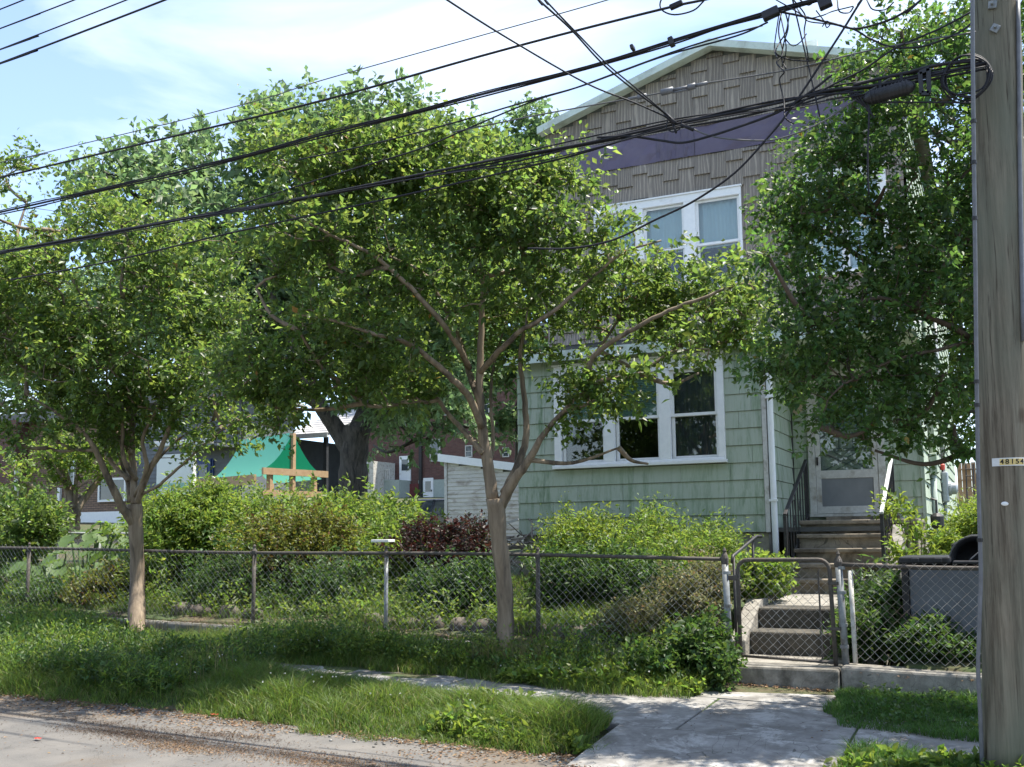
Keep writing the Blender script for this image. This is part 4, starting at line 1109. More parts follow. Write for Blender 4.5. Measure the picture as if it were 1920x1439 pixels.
kl = 13.2
tb = P(255, 1190, 9.75); tb[2] = float(ground_z(tb[0], 9.7))
L_tr = [tb+[0, 0, -.05], tb+[0, 0, .12], PK(258, 1090, kl), PK(255, 1000, kl), PK(252, 945, kl)]
L_l = [
    (path(kl, (252, 985), (225, 945, -.2), (210, 912, -.3), (190, 868, -.4), (172, 832, -.5), (155, 812, -.5), (100, 770, -.6), (50, 740, -.7)), .06, .014),
    (path(kl, (246, 940), (236, 890, .2), (222, 850, .3), (205, 815, .4), (150, 790, .5)), .042, .012),
    (path(kl, (252, 945), (250, 880, .1), (247, 830, .1), (252, 770, .1), (256, 700, .1), (262, 640, .2), (285, 580, .2), (280, 500, .3)), .05, .012),
    (path(kl, (258, 945), (272, 900, -.2), (296, 855, -.3), (318, 800, -.4), (360, 740, -.5), (420, 690, -.6), (460, 660, -.7)), .045, .012),
    (path(kl, (262, 930), (300, 908, -.4), (342, 872, -.6), (378, 838, -.8), (420, 805, -.9), (470, 780, -1)), .022, .008),
    (path(kl, (262, 928), (290, 870, .4), (340, 820, .6), (400, 790, .8)), .026, .008),
    (path(kl, (240, 900), (205, 860, .3), (185, 800, .4), (120, 770, .6), (70, 720, .7)), .036, .010),
    (path(kl, (254, 930), (275, 880, -.3), (268, 820, -.4), (300, 760, -.5), (330, 700, -.6)), .036, .010),
    (path(kl, (256, 900), (232, 860, -.2), (228, 790, -.3), (200, 730, -.4), (210, 640, -.5)), .034, .010),
    (path(kl, (245, 850), (200, 780, .3), (160, 700, .4), (110, 640, .5), (60, 600, .6)), .034, .010),
    (path(kl, (250, 800), (220, 700, -.3), (180, 600, -.5), (120, 500, -.6), (90, 430, -.6)), .034, .010),
]
lb = [(50, 380, 80, 70), (10, 330, 55, 50), (-30, 400, 70, 90), (30, 450, 70, 60), (130, 430, 110, 75), (240, 450, 110, 70), (90, 540, 130, 90), (230, 560, 140, 90), (360, 570, 120, 80), (50, 660, 100, 75), (180, 670, 140, 75), (330, 680, 120, 70), (430, 640, 90, 70),
      (60, 770, 90, 55), (150, 780, 130, 55), (230, 800, 60, 35), (90, 840, 60, 30), (30, 830, 55, 35), (290, 760, 100, 45), (400, 740, 80, 45), (430, 790, 50, 30), (330, 480, 90, 60), (110, 830, 50, 25), (-40, 560, 90, 160), (-20, 740, 80, 100)]
build_tree('crepe_myrtle', 'leftmost crepe myrtle with slender trunk standing beside the fence', 'tree', tb, L_tr, [.15, .115, .092, .088, .1], L_l,
           [pxblob(a, b, c, d, kl+random.uniform(-.8, .8)) for a, b, c, d in lb], 1350, 28, .38, .082, M['leafC'], M['bark'], 'street trees along the fence', seed=8, gap=.22, gf=1.8, twig_r=.006)

kr_ = 8.2
tb = np.array([1.05, 9.4, .1])
R_tr = [tb+[0, 0, -.05], tb+[0, 0, .15], tb+[.02, 0, .7], tb+[0, .02, 1.3]]
R_l = [
    (path(kr_, (2120, 850, .2), (1960, 740, 0), (1830, 640, -.1), (1730, 590, -.2), (1650, 560, -.3), (1560, 590, -.3), (1480, 640, -.3)), .05, .008),
    (path(kr_, (2120, 850, .2), (1980, 650, .2), (1860, 480, .3), (1740, 420, .3), (1620, 400, .2), (1500, 400, .1)), .055, .010),
    (path(kr_, (2120, 850, .2), (2000, 560, .3), (1900, 350, .3), (1780, 220, .2), (1700, 120, .1), (1640, 60, .1)), .055, .009),
    (path(kr_, (2120, 850, .2), (1950, 780, .3), (1840, 720, .3), (1760, 740, .3), (1680, 790, .2)), .035, .008),
    (path(kr_, (1830, 640, -.1), (1740, 660, -.3), (1640, 690, -.4), (1560, 740, -.4), (1540, 800, -.4)), .024, .006),
]
for l_ in R_l[:4]: l_[0][0] = R_tr[-1]-np.array([0, 0, .06])
rb = [(1690, 60, 70, 60), (1600, 120, 45, 60), (1760, 100, 80, 80), (1860, 90, 110, 110), (1720, 220, 110, 90), (1600, 260, 70, 60), (1560, 300, 80, 60), (1660, 350, 140, 90), (1500, 390, 75, 60), (1790, 330, 110, 110), (1560, 440, 110, 80),
      (1680, 480, 140, 90), (1450, 400, 22, 25), (1780, 480, 120, 110), (1500, 520, 60, 60), (1600, 570, 120, 70), (1720, 610, 130, 80), (1520, 620, 80, 60), (1460, 690, 60, 28), (1590, 690, 110, 60), (1700, 710, 100, 60), (1770, 700, 80, 70),
      (1500, 700, 60, 40), (1560, 790, 40, 28), (1650, 790, 50, 50), (1640, 845, 34, 28), (1690, 800, 45, 40), (1790, 800, 45, 40), (1810, 850, 28, 20), (1880, 450, 120, 200), (1900, 250, 120, 160), (1960, 620, 130, 160), (1440, 480, 30, 25), (2050, 400, 150, 260), (2150, 600, 150, 200)]
build_tree('crepe_myrtle', 'rightmost crepe myrtle with dark dense crown hanging over the front door', 'tree', tb, R_tr, [.15, .12, .1, .115], [(l[0], l[1]*.7, l[2]*.7) for l in R_l],
           [pxblob(a, b, c, d, kr_+random.uniform(-.5, .8), w=(1.5 if c < 70 else 1.0)) for a, b, c, d in rb], 2500, 26, .27, .062, M['leafR'], M['twig'], 'street trees along the fence', seed=5, gap=.02, gf=2.6, twig_r=.004)

# ------------------------------------------------------------------ trees behind
kb = 30.0
tb = PK(660, 945, kb); tb[2] = 1.0
B_tr = [tb, PK(662, 930, kb), PK(663, 860, kb), PK(670, 800, kb)]
B_l = [
    (path(kb, (660, 850), (628, 800, 0), (600, 760, -.3), (570, 700, -.6), (540, 620, -1), (480, 500, -1.2), (420, 400, -1.4)), .30, .07),
    (path(kb, (668, 820), (690, 760, .3), (700, 680, .5), (690, 560, .5), (660, 420, .5), (620, 300, .5)), .34, .07),
    (path(kb, (690, 760), (760, 680, .8), (830, 560, 1), (870, 420, 1)), .2, .06),
    (path(kb, (600, 760), (500, 700, .6), (380, 620, .8), (280, 500, 1), (220, 400, 1)), .18, .05),
]
bb = [(500, 185, 30, 22), (530, 225, 70, 48), (620, 225, 60, 45), (700, 215, 60, 45), (190, 320, 60, 45), (230, 350, 90, 60), (330, 330, 90, 60), (440, 290, 90, 60), (560, 300, 130, 90), (700, 300, 130, 100), (820, 310, 100, 80), (880, 270, 45, 35),
      (330, 420, 160, 90), (500, 430, 170, 110), (700, 440, 170, 110), (860, 430, 110, 100), (400, 560, 180, 90), (600, 560, 180, 100), (780, 570, 160, 100), (470, 670, 130, 70), (620, 660, 130, 70), (760, 670, 130, 60), (830, 650, 80, 90), (790, 730, 80, 45), (860, 740, 60, 60), (740, 760, 50, 35), (300, 600, 130, 90), (700, 740, 90, 40), (180, 420, 70, 60)]
build_tree('locust_tree', 'tall pale green locust with thick dark trunk behind the green playset', 'tree', tb, B_tr, [.5, .46, .42, .4], B_l,
           [pxblob(a, b, c, d, kb+random.uniform(-2, 2)) for a, b, c, d in bb], 2600, 20, .75, .26, M['leafB'], M['bark_grey'], wr=.26, seed=14, gap=0.0, gf=.9, twig_r=.014, auto_r=.10)

def far_tree(name, label, px, k, blobs, trunk_px, tr, ncl, leaf, llen, slen, seed, group=None, py0=930):
    b = PK(px, py0, k); b[2] = float(ground_z(b[0], b[1]))-.1
    pts = [b]+[PK(x, y, k) for x, y in trunk_px]
    build_tree(name, label, 'tree', b, pts, tr, [], [pxblob(a, b_, c, d, k+random.uniform(-.06, .06)*k) for a, b_, c, d in blobs], ncl, 18, slen, llen, leaf, M['bark_grey'], group, seed=seed, gap=-.05, gf=.8, twig_r=.012, auto_r=.09)
far_tree('locust_tree', 'leafy tree with dark trunk behind shed beside left house corner', 985, 47, [(760, 740, 80, 40), (1000, 240, 35, 40), (1010, 300, 60, 50), (960, 330, 60, 60), (900, 340, 60, 70), (960, 480, 110, 110), (850, 520, 110, 110), (880, 660, 120, 80), (960, 700, 90, 60), (840, 720, 70, 40), (1030, 400, 70, 90), (740, 785, 70, 38), (820, 800, 60, 34), (700, 835, 25, 25), (880, 800, 55, 34), (945, 800, 40, 34), (780, 830, 40, 22)],
         [(985, 850), (988, 740), (985, 650)], [.55, .5, .45, .3], 2000, M['leafB'], .34, 1.0, 21)
far_tree('leafy_tree', 'bright leafy tree beyond the cedar fence at far right', 1850, 42, [(1800, 560, 60, 120), (1850, 700, 90, 100), (1900, 450, 120, 150), (1800, 760, 40, 70), (1950, 650, 120, 180)], [(1850, 850), (1850, 760)], [.3, .25, .2], 900, M['leafW'], .3, .8, 22)
far_tree('leafy_tree', 'hazy tree rising behind the left brick house', 60, 54, [(40, 700, 110, 90), (150, 640, 120, 100), (-40, 600, 120, 130), (250, 560, 100, 90), (60, 560, 120, 100)], [(60, 850), (60, 760)], [.4, .35, .3], 900, M['leafB'], .36, 1.0, 23)
far_tree('leafy_tree', 'hazy tree rising behind the grey gabled house', 430, 80, [(430, 640, 130, 100), (330, 600, 120, 110), (540, 600, 120, 110), (430, 520, 140, 90), (620, 660, 80, 80)], [(430, 850), (430, 740)], [.5, .45, .3], 900, M['leafB'], .5, 1.5, 24)
# pruned multi-stem tree in the neighbour's garden
km = 20.5
tb = PK(130, 1010, km)
MT = [tb, PK(131, 990, km), PK(133, 970, km), PK(136, 955, km)]
ML = [(path(km, (133, 975), (105, 945, -.2), (70, 918, -.4), (40, 900, -.5), (12, 888, -.6)), .10, .06),
      (path(km, (136, 955), (128, 915, .1), (122, 890, .1), (112, 868, .2), (96, 866, .2)), .12, .05),
      (path(km, (128, 915), (112, 888, -.1), (100, 868, -.1)), .07, .045),
      (path(km, (138, 960), (160, 930, .3), (182, 905, .4), (205, 870, .5), (230, 850, .6)), .11, .05),
      (path(km, (140, 950), (143, 900, 0), (150, 870, 0), (148, 840, 0)), .05, .02)]
build_tree('pruned_tree', 'low multi-stem tree with sawn limbs before the left brick house', 'tree', tb, MT, [.2, .19, .18, .17], ML,
           [pxblob(165, 905, 28, 30, km), pxblob(160, 860, 40, 30, km), pxblob(225, 850, 30, 25, km), pxblob(100, 840, 40, 20, km), pxblob(30, 865, 30, 15, km)], 120, 18, .35, .1, M['leafW'], M['bark'], seed=31, twig_r=.008)

# ------------------------------------------------------------------ bushes behind the fence
def yn(Y): return 10.1+1.238*(Y-7.85) if Y < 11 else 14+1.38*(Y-11)
def pb(px, py, rx, ry, Y, rd=None):
    Y = yn(Y); c = P(px, py, Y); k = float((c-CAM)@f0); s = k/F
    return (c, np.array([rx*s, (rd or (rx+ry)*.5)*s, ry*s]))
GB = 'overgrown bushes behind the fence'
shrub('bush', 'tall bright willowy bush under the white sign post', 'bush', [pb(330, 1010, 80, 65, 9.3), pb(390, 990, 80, 62, 9.4), pb(300, 1080, 50, 60, 8.9)], .35, 1200, 22, .4, .10, M['leafW'], wr=.17, seed=41, group=GB)
shrub('bush', 'broad bright green bush mound in front of the green playset', 'bush', [pb(480, 1003, 100, 62, 10.8), pb(570, 1003, 90, 56, 11.0), pb(520, 1050, 120, 56, 10.2)], .35, 1200, 22, .4, .10, M['leafW'], wr=.17, seed=42, group=GB)
shrub('bush', 'pale green bush mound right of the azalea before the dark trunk', 'bush', [pb(680, 1010, 90, 54, 11.2), pb(640, 1000, 80, 46, 11.6), pb(720, 1045, 90, 56, 10.4)], .35, 1000, 22, .38, .10, M['leafW'], wr=.2, seed=43, group=GB)
shrub('bush', 'yellow green bush in front of the parked black car', 'bush', [pb(745, 1005, 45, 34, 12.5), pb(800, 1014, 40, 18, 12.0), pb(722, 975, 26, 24, 12.8)], .3, 420, 20, .36, .12, M['leafY'], wr=.22, seed=44, group=GB)
shrub('bush', 'rounded bush with dark glossy leaves at the far left end', 'bush', [pb(30, 990, 75, 50, 9.6), pb(70, 985, 40, 40, 9.4), pb(10, 1030, 70, 50, 9.2)], .4, 700, 20, .3, .09, M['leafC'], wr=.26, seed=45, group=GB)
shrub('azalea_bush', 'domed azalea bush with reddish yellow leaves behind the fence', 'bush', [pb(600, 1005, 70, 40, 9.3), pb(530, 1015, 75, 45, 9.2), pb(570, 1050, 95, 55, 9.1), pb(470, 1050, 60, 40, 8.8), pb(640, 1040, 45, 45, 9.2)], .38, 1300, 20, .16, .05, M['leafA'], wr=.3, seed=46, gf=6, stems=24)
shrub('red_maple_bush', 'low dark red japanese maple with bare lower stems', 'bush', [pb(800, 1012, 55, 28, 9.6), pb(860, 1010, 55, 26, 9.6), pb(900, 1005, 30, 18, 9.7), pb(770, 1040, 55, 16, 9.3), pb(850, 1035, 70, 20, 9.4)], .38, 620, 20, .2, .07, M['leafM'], wr=.22, seed=47, gf=6, stems=30)
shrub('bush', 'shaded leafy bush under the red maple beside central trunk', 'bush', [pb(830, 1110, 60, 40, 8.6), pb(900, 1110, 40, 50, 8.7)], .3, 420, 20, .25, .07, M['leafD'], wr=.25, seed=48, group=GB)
shrub('bush', 'sunny yellow green undergrowth behind fence left of red maple', 'bush', [pb(760, 1090, 70, 45, 9.4), pb(700, 1080, 50, 50, 9.4), pb(800, 1070, 60, 30, 10.2)], .35, 520, 22, .3, .08, M['leafY'], wr=.2, seed=49, group=GB)
shrub('bush', 'dark shaded undergrowth below the azalea', 'bush', [pb(570, 1110, 110, 35, 8.7), pb(430, 1090, 80, 50, 8.6), pb(660, 1110, 50, 50, 8.7)], .3, 800, 20, .28, .07, M['leafD'], wr=.22, seed=50, group=GB)
GH = 'feathery bushes along the green house wall'
shrub('nandina_bush', 'yellow green feathery bush at the left of the house wall', 'bush', [pb(1090, 1015, 60, 30, 10.2), pb(1060, 1045, 45, 28, 10.0), pb(1130, 1040, 50, 30, 10.0)], .5, 620, 22, .35, .075, M['leafY'], wr=.16, seed=51, gf=3, upr=1.0, group=GH)
shrub('nandina_bush', 'middle feathery bush below the triple window', 'bush', [pb(1190, 1010, 55, 36, 10.3), pb(1230, 1030, 60, 36, 10.1), pb(1180, 1060, 80, 36, 9.8)], .5, 700, 22, .38, .07, M['leafW'], wr=.15, seed=52, gf=3, upr=1.1, group=GH)
shrub('nandina_bush', 'feathery bush beside the pipe handrail and stairs', 'bush', [pb(1310, 1030, 45, 36, 10.2), pb(1345, 1060, 45, 40, 9.8), pb(1280, 1070, 50, 36, 9.6)], .5, 620, 22, .36, .07, M['leafW'], wr=.15, seed=53, gf=3, upr=1.1, group=GH)
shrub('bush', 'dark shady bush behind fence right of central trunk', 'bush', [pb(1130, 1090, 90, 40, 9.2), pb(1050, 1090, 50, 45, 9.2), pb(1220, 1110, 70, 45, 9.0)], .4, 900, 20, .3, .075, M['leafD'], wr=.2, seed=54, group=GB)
shrub('flowering_bush', 'pale leaved bush spilling through the fence left of gate', 'bush', [pb(1200, 1170, 50, 32, 8.2), pb(1290, 1130, 60, 45, 8.6), pb(1330, 1090, 35, 40, 8.8), pb(1160, 1185, 40, 22, 8.1)], .25, 760, 20, .22, .05, leaf_mat('leaf_pale_bush', (.12, .13, .06), (.24, .26, .09), .4, .04, .4, .5, (.3, .2, .1), .12), wr=.24, seed=55, gf=5)
shrub('leafy_plant', 'sunlit leafy plants beside the garden path behind the gate', 'plant', [pb(1430, 1085, 40, 20, 9.3), pb(1405, 1095, 30, 26, 9.1), pb(1455, 1090, 24, 18, 9.5)], .45, 330, 20, .25, .085, M['leafW'], wr=.22, seed=56, upr=1.0)
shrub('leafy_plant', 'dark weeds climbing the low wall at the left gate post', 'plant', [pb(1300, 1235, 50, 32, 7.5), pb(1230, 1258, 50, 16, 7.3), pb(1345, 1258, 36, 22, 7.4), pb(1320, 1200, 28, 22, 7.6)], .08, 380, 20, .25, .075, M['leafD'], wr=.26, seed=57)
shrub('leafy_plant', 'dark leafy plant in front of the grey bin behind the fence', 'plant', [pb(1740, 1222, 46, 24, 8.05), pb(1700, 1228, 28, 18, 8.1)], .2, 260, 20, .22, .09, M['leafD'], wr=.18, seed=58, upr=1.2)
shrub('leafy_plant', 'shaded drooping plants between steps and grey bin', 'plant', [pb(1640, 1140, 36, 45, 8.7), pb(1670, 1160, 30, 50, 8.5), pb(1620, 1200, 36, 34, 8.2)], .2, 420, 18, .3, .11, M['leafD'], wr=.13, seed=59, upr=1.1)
shrub('sapling', 'spindly sunlit sapling beside the stair cheek wall', 'plant', [pb(1690, 955, 16, 18, 10.4), pb(1712, 990, 18, 20, 10.3), pb(1740, 1030, 24, 18, 10.2), pb(1700, 1050, 26, 18, 10.0), pb(1660, 950, 18, 8, 10.5)], .5, 60, 14, .26, .09, M['leafY'], wr=.22, seed=60, stems=14)
shrub('leafy_plant', 'lime green sunlit plant mound beside the side wall', 'plant', [pb(1805, 1000, 40, 28, 14.5), pb(1832, 985, 34, 30, 15), pb(1760, 1025, 30, 14, 13.5), pb(1890, 990, 60, 40, 14.5)], .45, 700, 22, .35, .1, M['leafY'], wr=.13, seed=61, upr=1.2)

# burdock: big leaves, each a part
def burdock(label, spots, seed):
    r_ = np.random.default_rng(seed)
    c = P(spots[0][0], spots[0][1], yn(spots[0][2])); c[2] = float(ground_z(c[0], c[1]))
    root = thing('burdock_plant', label, 'plant', c, 'burdock plants at the left of the garden')
    st = MB()
    for px, py, Y, L_ in spots:
        p = P(px, py, yn(Y)); a = r_.random()*6.28; L_ = L_*.78
        d = unit(np.array([math.cos(a)*.9, -abs(math.sin(a))-.1, r_.uniform(-.75, .15)])); s = unit(np.cross(d, unit(np.array([r_.normal()*.45, r_.normal()*.45-.3, 1.0])))); n = np.cross(s, d)
        m_ = MB(); nu = 8; vs = []; wid = [.10, .30, .46, .38, .42, .28, .2, .02]
        for i in range(nu):
            t = i/(nu-1); cen = p+d*L_*(t-.4)-np.array([0, 0, .28*L_*t*t])
            rip = .06*L_*math.sin(i*2.6+a); w1_, w2_ = wid[i]*r_.uniform(.82, 1.12), wid[i]*r_.uniform(.82, 1.12)
            vs += [cen-s*w1_*L_+n*(.12*L_+rip), cen, cen+s*w2_*L_+n*(.12*L_-rip)]
        m_.add(vs, [(3*i+j, 3*i+j+1, 3*i+j+4, 3*i+j+3) for i in range(nu-1) for j in range(2)])
        m_.build('leaf', M['leafBig'], root, smooth=True)
        st.tube([(c[0]+(p[0]-c[0])*.5, c[1]+(p[1]-c[1])*.5, c[2]), p-d*L_*.4+np.array([0, 0, -.05]), p-d*L_*.38], [.015, .012, .01], 5, False)
    st.build('stem', M['leafBig'], root)
r_ = np.random.default_rng(77)
burdock('burdock with broad pale leaves behind the leftmost fence post', [(r_.uniform(5, 130), r_.uniform(1035, 1120), r_.uniform(8.3, 9.2), r_.uniform(.28, .46)) for i in range(26)], 1)
burdock('burdock with broad pale leaves beside the leftmost street tree', [(r_.uniform(120, 240), r_.uniform(1010, 1110), r_.uniform(8.4, 9.6), r_.uniform(.26, .44)) for i in range(24)], 2)
burdock('tall burdock standing below the pruned tree', [(r_.uniform(150, 235), r_.uniform(985, 1040), r_.uniform(9.8, 10.6), r_.uniform(.26, .4)) for i in range(14)], 3)
shrub('bush', 'yellowish bush low behind fence right of the burdock', 'bush', [pb(200, 1105, 45, 30, 8.4), pb(175, 1125, 50, 25, 8.2)], .35, 320, 20, .22, .06, M['leafA'], wr=.26, seed=62, group=GB)
shrub('bush', 'dark bush at left edge below the burdock', 'bush', [pb(20, 1120, 50, 40, 8.4), pb(90, 1140, 70, 26, 8.2)], .35, 420, 20, .25, .07, M['leafD'], wr=.24, seed=63, group=GB)

# trees on the other side of the street, seen only as reflections in the windows
rng = np.random.default_rng(5)
for i, (x, y, h) in enumerate(((-15, -13, 8), (-8, -14.5, 9), (-1, -13, 7.5), (6, -14, 8.5), (-22, -14, 9))):
    k = thing('street_tree', ('leafy tree across the street mirrored in left lower window', 'tall tree across the street mirrored in the middle lower window', 'leafy tree across the street opposite the front steps', 'leafy tree across the street opposite the utility pole', 'leafy tree across the street opposite the leftmost crepe myrtle')[i], 'tree', (x, y, -.1), 'trees across the street')
    MB().tube(smooth_path([(x, y, -.1), (x+.1, y, h*.3), (x, y+.1, h*.6)], 4), [.22]*5+[.14]*4, 8).build('trunk', M['bark_grey'], k, smooth=True)
    bl = [(np.array([x+rng.normal()*1.6, y+rng.normal()*1.2, h*.3+h*.14*q_]), np.array([2.2, 2.0, 1.4])*(1.2-.08*q_)) for q_ in range(6)]
    p_, o_, _ = blob_points(bl, 700, 40+i, -.1, .8)
    V, T = spray_leaves(p_, o_+[0, 0, .3], 9, .8, .34)
    np_mesh('crown', V, T, M['leafC'], k)
# ------------------------------------------------------------------ utility pole
def quadbox(mb, c, u, v, n, hu, hv, hn):
    c, u, v, n = (np.array(q, float) for q in (c, u, v, n))
    return mb.hexa([c-u*hu-v*hv+n*hn, c+u*hu-v*hv+n*hn, c+u*hu-v*hv-n*hn, c-u*hu-v*hv-n*hn, c-u*hu+v*hv+n*hn, c+u*hu+v*hv+n*hn, c+u*hu+v*hv-n*hn, c-u*hu+v*hv-n*hn])

kp = 6.55
pa = PK(1896, 1439, kp); pbm = P(1866, 0, pa[1]); paxis = unit(pbm-pa)
base = pa-paxis*((pa[2]-.0)/paxis[2]); top = pa+paxis*8.5
pole = thing('utility_pole', 'weathered wooden utility pole with number tag at right edge', 'pole', base)
def pole_c(z): return base+paxis*((z-base[2])/paxis[2])
PR = .160
pm = MB(); prof = np.linspace(0, 1, 40)
pts = [base+(top-base)*t for t in prof]
pm.tube(pts, [PR*(1.03-.10*t)+.0025*math.sin(t*60) for t in prof], 28)
pm.build('shaft', M['pole'], pole, smooth=True)
def pole_at(px, py, out=0.0):
    """point on the pole surface seen at this pixel"""
    z = pole_c(0)[2]
    d = unit(ray(px, py)); c0 = base; a = paxis
    o = CAM-c0; dp = d-a*np.dot(d, a); op = o-a*np.dot(o, a)
    r = PR*1.0+out
    A_ = dp@dp; B_ = 2*dp@op; C_ = op@op-r*r
    disc = B_*B_-4*A_*C_
    t = (-B_-math.sqrt(max(disc, 0)))/(2*A_)
    return CAM+d*t
# bolts with square washers
for px, py, rot in ((1861, 10, .1), (1866, 54, .6)):
    p = pole_at(px, py); c = pole_c(p[2]); n = unit((p-c)*[1, 1, 0]); u = unit(np.cross(n, paxis)); v = np.cross(u, n)
    uu = u*math.cos(rot)+v*math.sin(rot); vv = -u*math.sin(rot)+v*math.cos(rot)
    w_ = quadbox(MB(), p+n*.006, uu, vv, n, .026, .026, .008).build('washer', M['galv'], pole, bevel=.003)
    MB().tube([p+n*.012, p+n*.05], .011, 6).build('bolt', M['galv'], w_)
# number tag bent round the pole
tc_ = pole_at(1900, 866); cz = pole_c(tc_[2]); n0_ = unit((tc_-cz)*[1, 1, 0]); th0 = math.atan2(n0_[1], n0_[0])
def on_pole(s, z, out):
    a = th0+s/PR; c = pole_c(tc_[2]+z); return c+np.array([math.cos(a), math.sin(a), 0])*(PR+out)
def bent_plate(s0, s1, z0, z1, o0, o1, n=10):
    mb = MB(); vs = []
    for i in range(n+1):
        s = s0+(s1-s0)*i/n; vs += [on_pole(s, z0, o0), on_pole(s, z1, o0), on_pole(s, z1, o1), on_pole(s, z0, o1)]
    fs = [(4*i+j, 4*(i+1)+j, 4*(i+1)+(j+1) % 4, 4*i+(j+1) % 4) for i in range(n) for j in range(4)]+[(0, 1, 2, 3), (4*n+3, 4*n+2, 4*n+1, 4*n)]
    return mb.add(vs, fs)
mpp = kp/F
tag_ = bent_plate(-.125, .125, -.026, .026, .004, .007).build('number_tag', M['tagm'], pole)
def text_mesh(txt, size):
    cu = bpy.data.curves.new('t', 'FONT'); cu.body = txt; cu.size = size; cu.align_x = 'CENTER'; cu.align_y = 'CENTER'; cu.extrude = .0006; cu.offset = .0009
    ob = bpy.data.objects.new('t', cu); COL.objects.link(ob)
    bpy.context.view_layer.update()
    me = ob.evaluated_get(bpy.context.evaluated_depsgraph_get()).to_mesh()
    vs = [tuple(v.co) for v in me.vertices]; fs = [tuple(p.vertices) for p in me.polygons]
    ob.evaluated_get(bpy.context.evaluated_depsgraph_get()).to_mesh_clear()
    bpy.data.objects.remove(ob)
    return vs, fs
for i, ch_ in enumerate('48154'):
    s = -.066+.029*i
    bent_plate(s-.0135, s+.0135, -.019, .019, .007, .009, 3).build('tile', M['tagy'], tag_)
    vs, fs = text_mesh(ch_, .044)
    MB().add([on_pole(s+x, y_, .0105+z_) for x, y_, z_ in vs], fs).build('digit', M['ink'], tag_)
p = pole_at(1884, 945); n = unit((p-pole_c(p[2]))*[1, 1, 0]); u = np.cross(n, paxis)
vs = []
for r_2, o_2 in ((.022, .002), (.02, .008), (.009, .011)):
    for a in np.linspace(0, 2*math.pi, 14, endpoint=False): vs.append(p+n*o_2+u*r_2*math.cos(a)+paxis*r_2*.62*math.sin(a))
MB().add(vs, [(i*14+j, i*14+(j+1) % 14, (i+1)*14+(j+1) % 14, (i+1)*14+j) for i in range(2) for j in range(14)]+[tuple(range(28, 42))]).build('white_marker', M['white'], pole)
# cable riser on the left flank and a second on the right
def flank(pxs, out, back): 
    o_ = []
    for px, py in pxs:
        p = PK(px, py, kp); c = pole_c(p[2]); o_.append(p)
    return o_
cr = MB().tube(smooth_path(flank([(1823, -60), (1824, 120), (1826, 300), (1829, 520), (1831, 700), (1834, 880), (1837, 1000), (1839, 1080), (1836, 1180), (1834, 1260), (1838, 1340), (1842, 1450), (1845, 1500)], 0, 0), 3), .0135, 10).build('cable_riser', M['conduit'], pole, smooth=True)
for py in (228, 305, 410, 716, 760, 1013):
    px = np.interp(py, [120, 300, 520, 700, 880, 1000, 1080], [1824, 1826, 1829, 1831, 1834, 1837, 1839])
    q_ = PK(px, py, kp); MB().lathe(q_, [(.018, -.012), (.018, .012)], 10).build('clip', M['iron'], cr)
MB().tube(smooth_path([pole_at(1909, 0, .01), pole_at(1911, 200, .01), pole_at(1914, 420, .012), pole_at(1919, 640, .012)], 4), .014, 8).build('cable_riser', M['conduit'], pole, smooth=True)

# ------------------------------------------------------------------ overhead wires, all strung in the pole line unless they cross the street
YW = 7.15
GW = 'overhead wires'
def stretch(p, pts):
    p = list(p)
    def off(q): return q[0] < 0 or q[0] > 1880 or q[1] < -5
    if off(pts[0]): p.insert(0, p[0]+unit(p[0]-p[1])*(9 if pts[0][0] > 1880 or pts[0][0] < 0 else 3))
    if off(pts[-1]): p.append(p[-1]+unit(p[-1]-p[-2])*12)
    return p
def wire(name, label, pts, r, mat='cable', Y=YW, n=6, cat='cable', smoothn=6, wob=0.0):
    p = [P(q[0], q[1], (q[2] if len(q) > 2 else Y)) for q in pts]
    p = stretch(p, pts)
    sp = smooth_path(p, smoothn)
    if wob: sp = sp+np.array([[0, 0, wob*math.sin(i*1.7)+wob*.6*math.sin(i*4.1)] for i in range(len(sp))])
    return MB().tube(sp, r, n).solo(name, M[mat], label, cat, GW, smooth=True)
wire('overhead_cable', 'thick upper black cable above the tree tops running from pole to left edge', [(1900, -110), (1600, -60), (1450, -30), (1320, 0), (1260, 13), (1080, 58), (900, 106), (600, 190), (300, 262), (0, 333), (-60, 347)], .0098)
b_ = thing('cable_bundle', 'heavy lashed cable bundle sagging across the middle of the gable and trees', 'cable', P(900, 175, YW), GW)
bp_ = [(1880, -80), (1700, -45), (1560, -8), (1450, 22), (1350, 50), (1260, 79), (1100, 127), (900, 178), (760, 215), (620, 249), (470, 290), (330, 324), (180, 358), (60, 385), (-60, 412)]
for dy, rr in ((0, .0100), (5, .0065), (-4, .005)):
    sp = smooth_path(stretch([P(x, y+dy*(1 if i % 2 else .6), YW-.02+dy*.002) for i, (x, y) in enumerate(bp_)], bp_), 6)
    MB().tube(sp, rr, 6).build('strand', M['cable'], b_, smooth=True)
c_ = thing('cable_bundle', 'low twisted cable bundle passing in front of the purple metal band', 'cable', P(1100, 265, YW), GW)
cp_ = [(1850, 118), (1740, 140), (1640, 160), (1560, 170), (1480, 190), (1380, 210), (1260, 232), (1100, 268), (980, 292), (840, 318), (600, 365), (470, 390), (340, 412), (170, 443), (0, 473), (-60, 484)]
for k_, (dy, rr, am) in enumerate(((0, .0105, 2), (7, .008, 5), (-6, .006, 4), (4, .007, 7), (11, .005, 6))):
    sp = smooth_path([P(x, y+(dy+am*math.sin(i*1.3+k_))*np.clip((x-500)/500, .3, 1), YW+.03*math.sin(k_)) for i, (x, y) in enumerate(cp_)]+[P(-700, 600+k_*3, YW)], 6)
    MB().tube(sp, rr, 6).build('strand', M['cable'], c_, smooth=True)
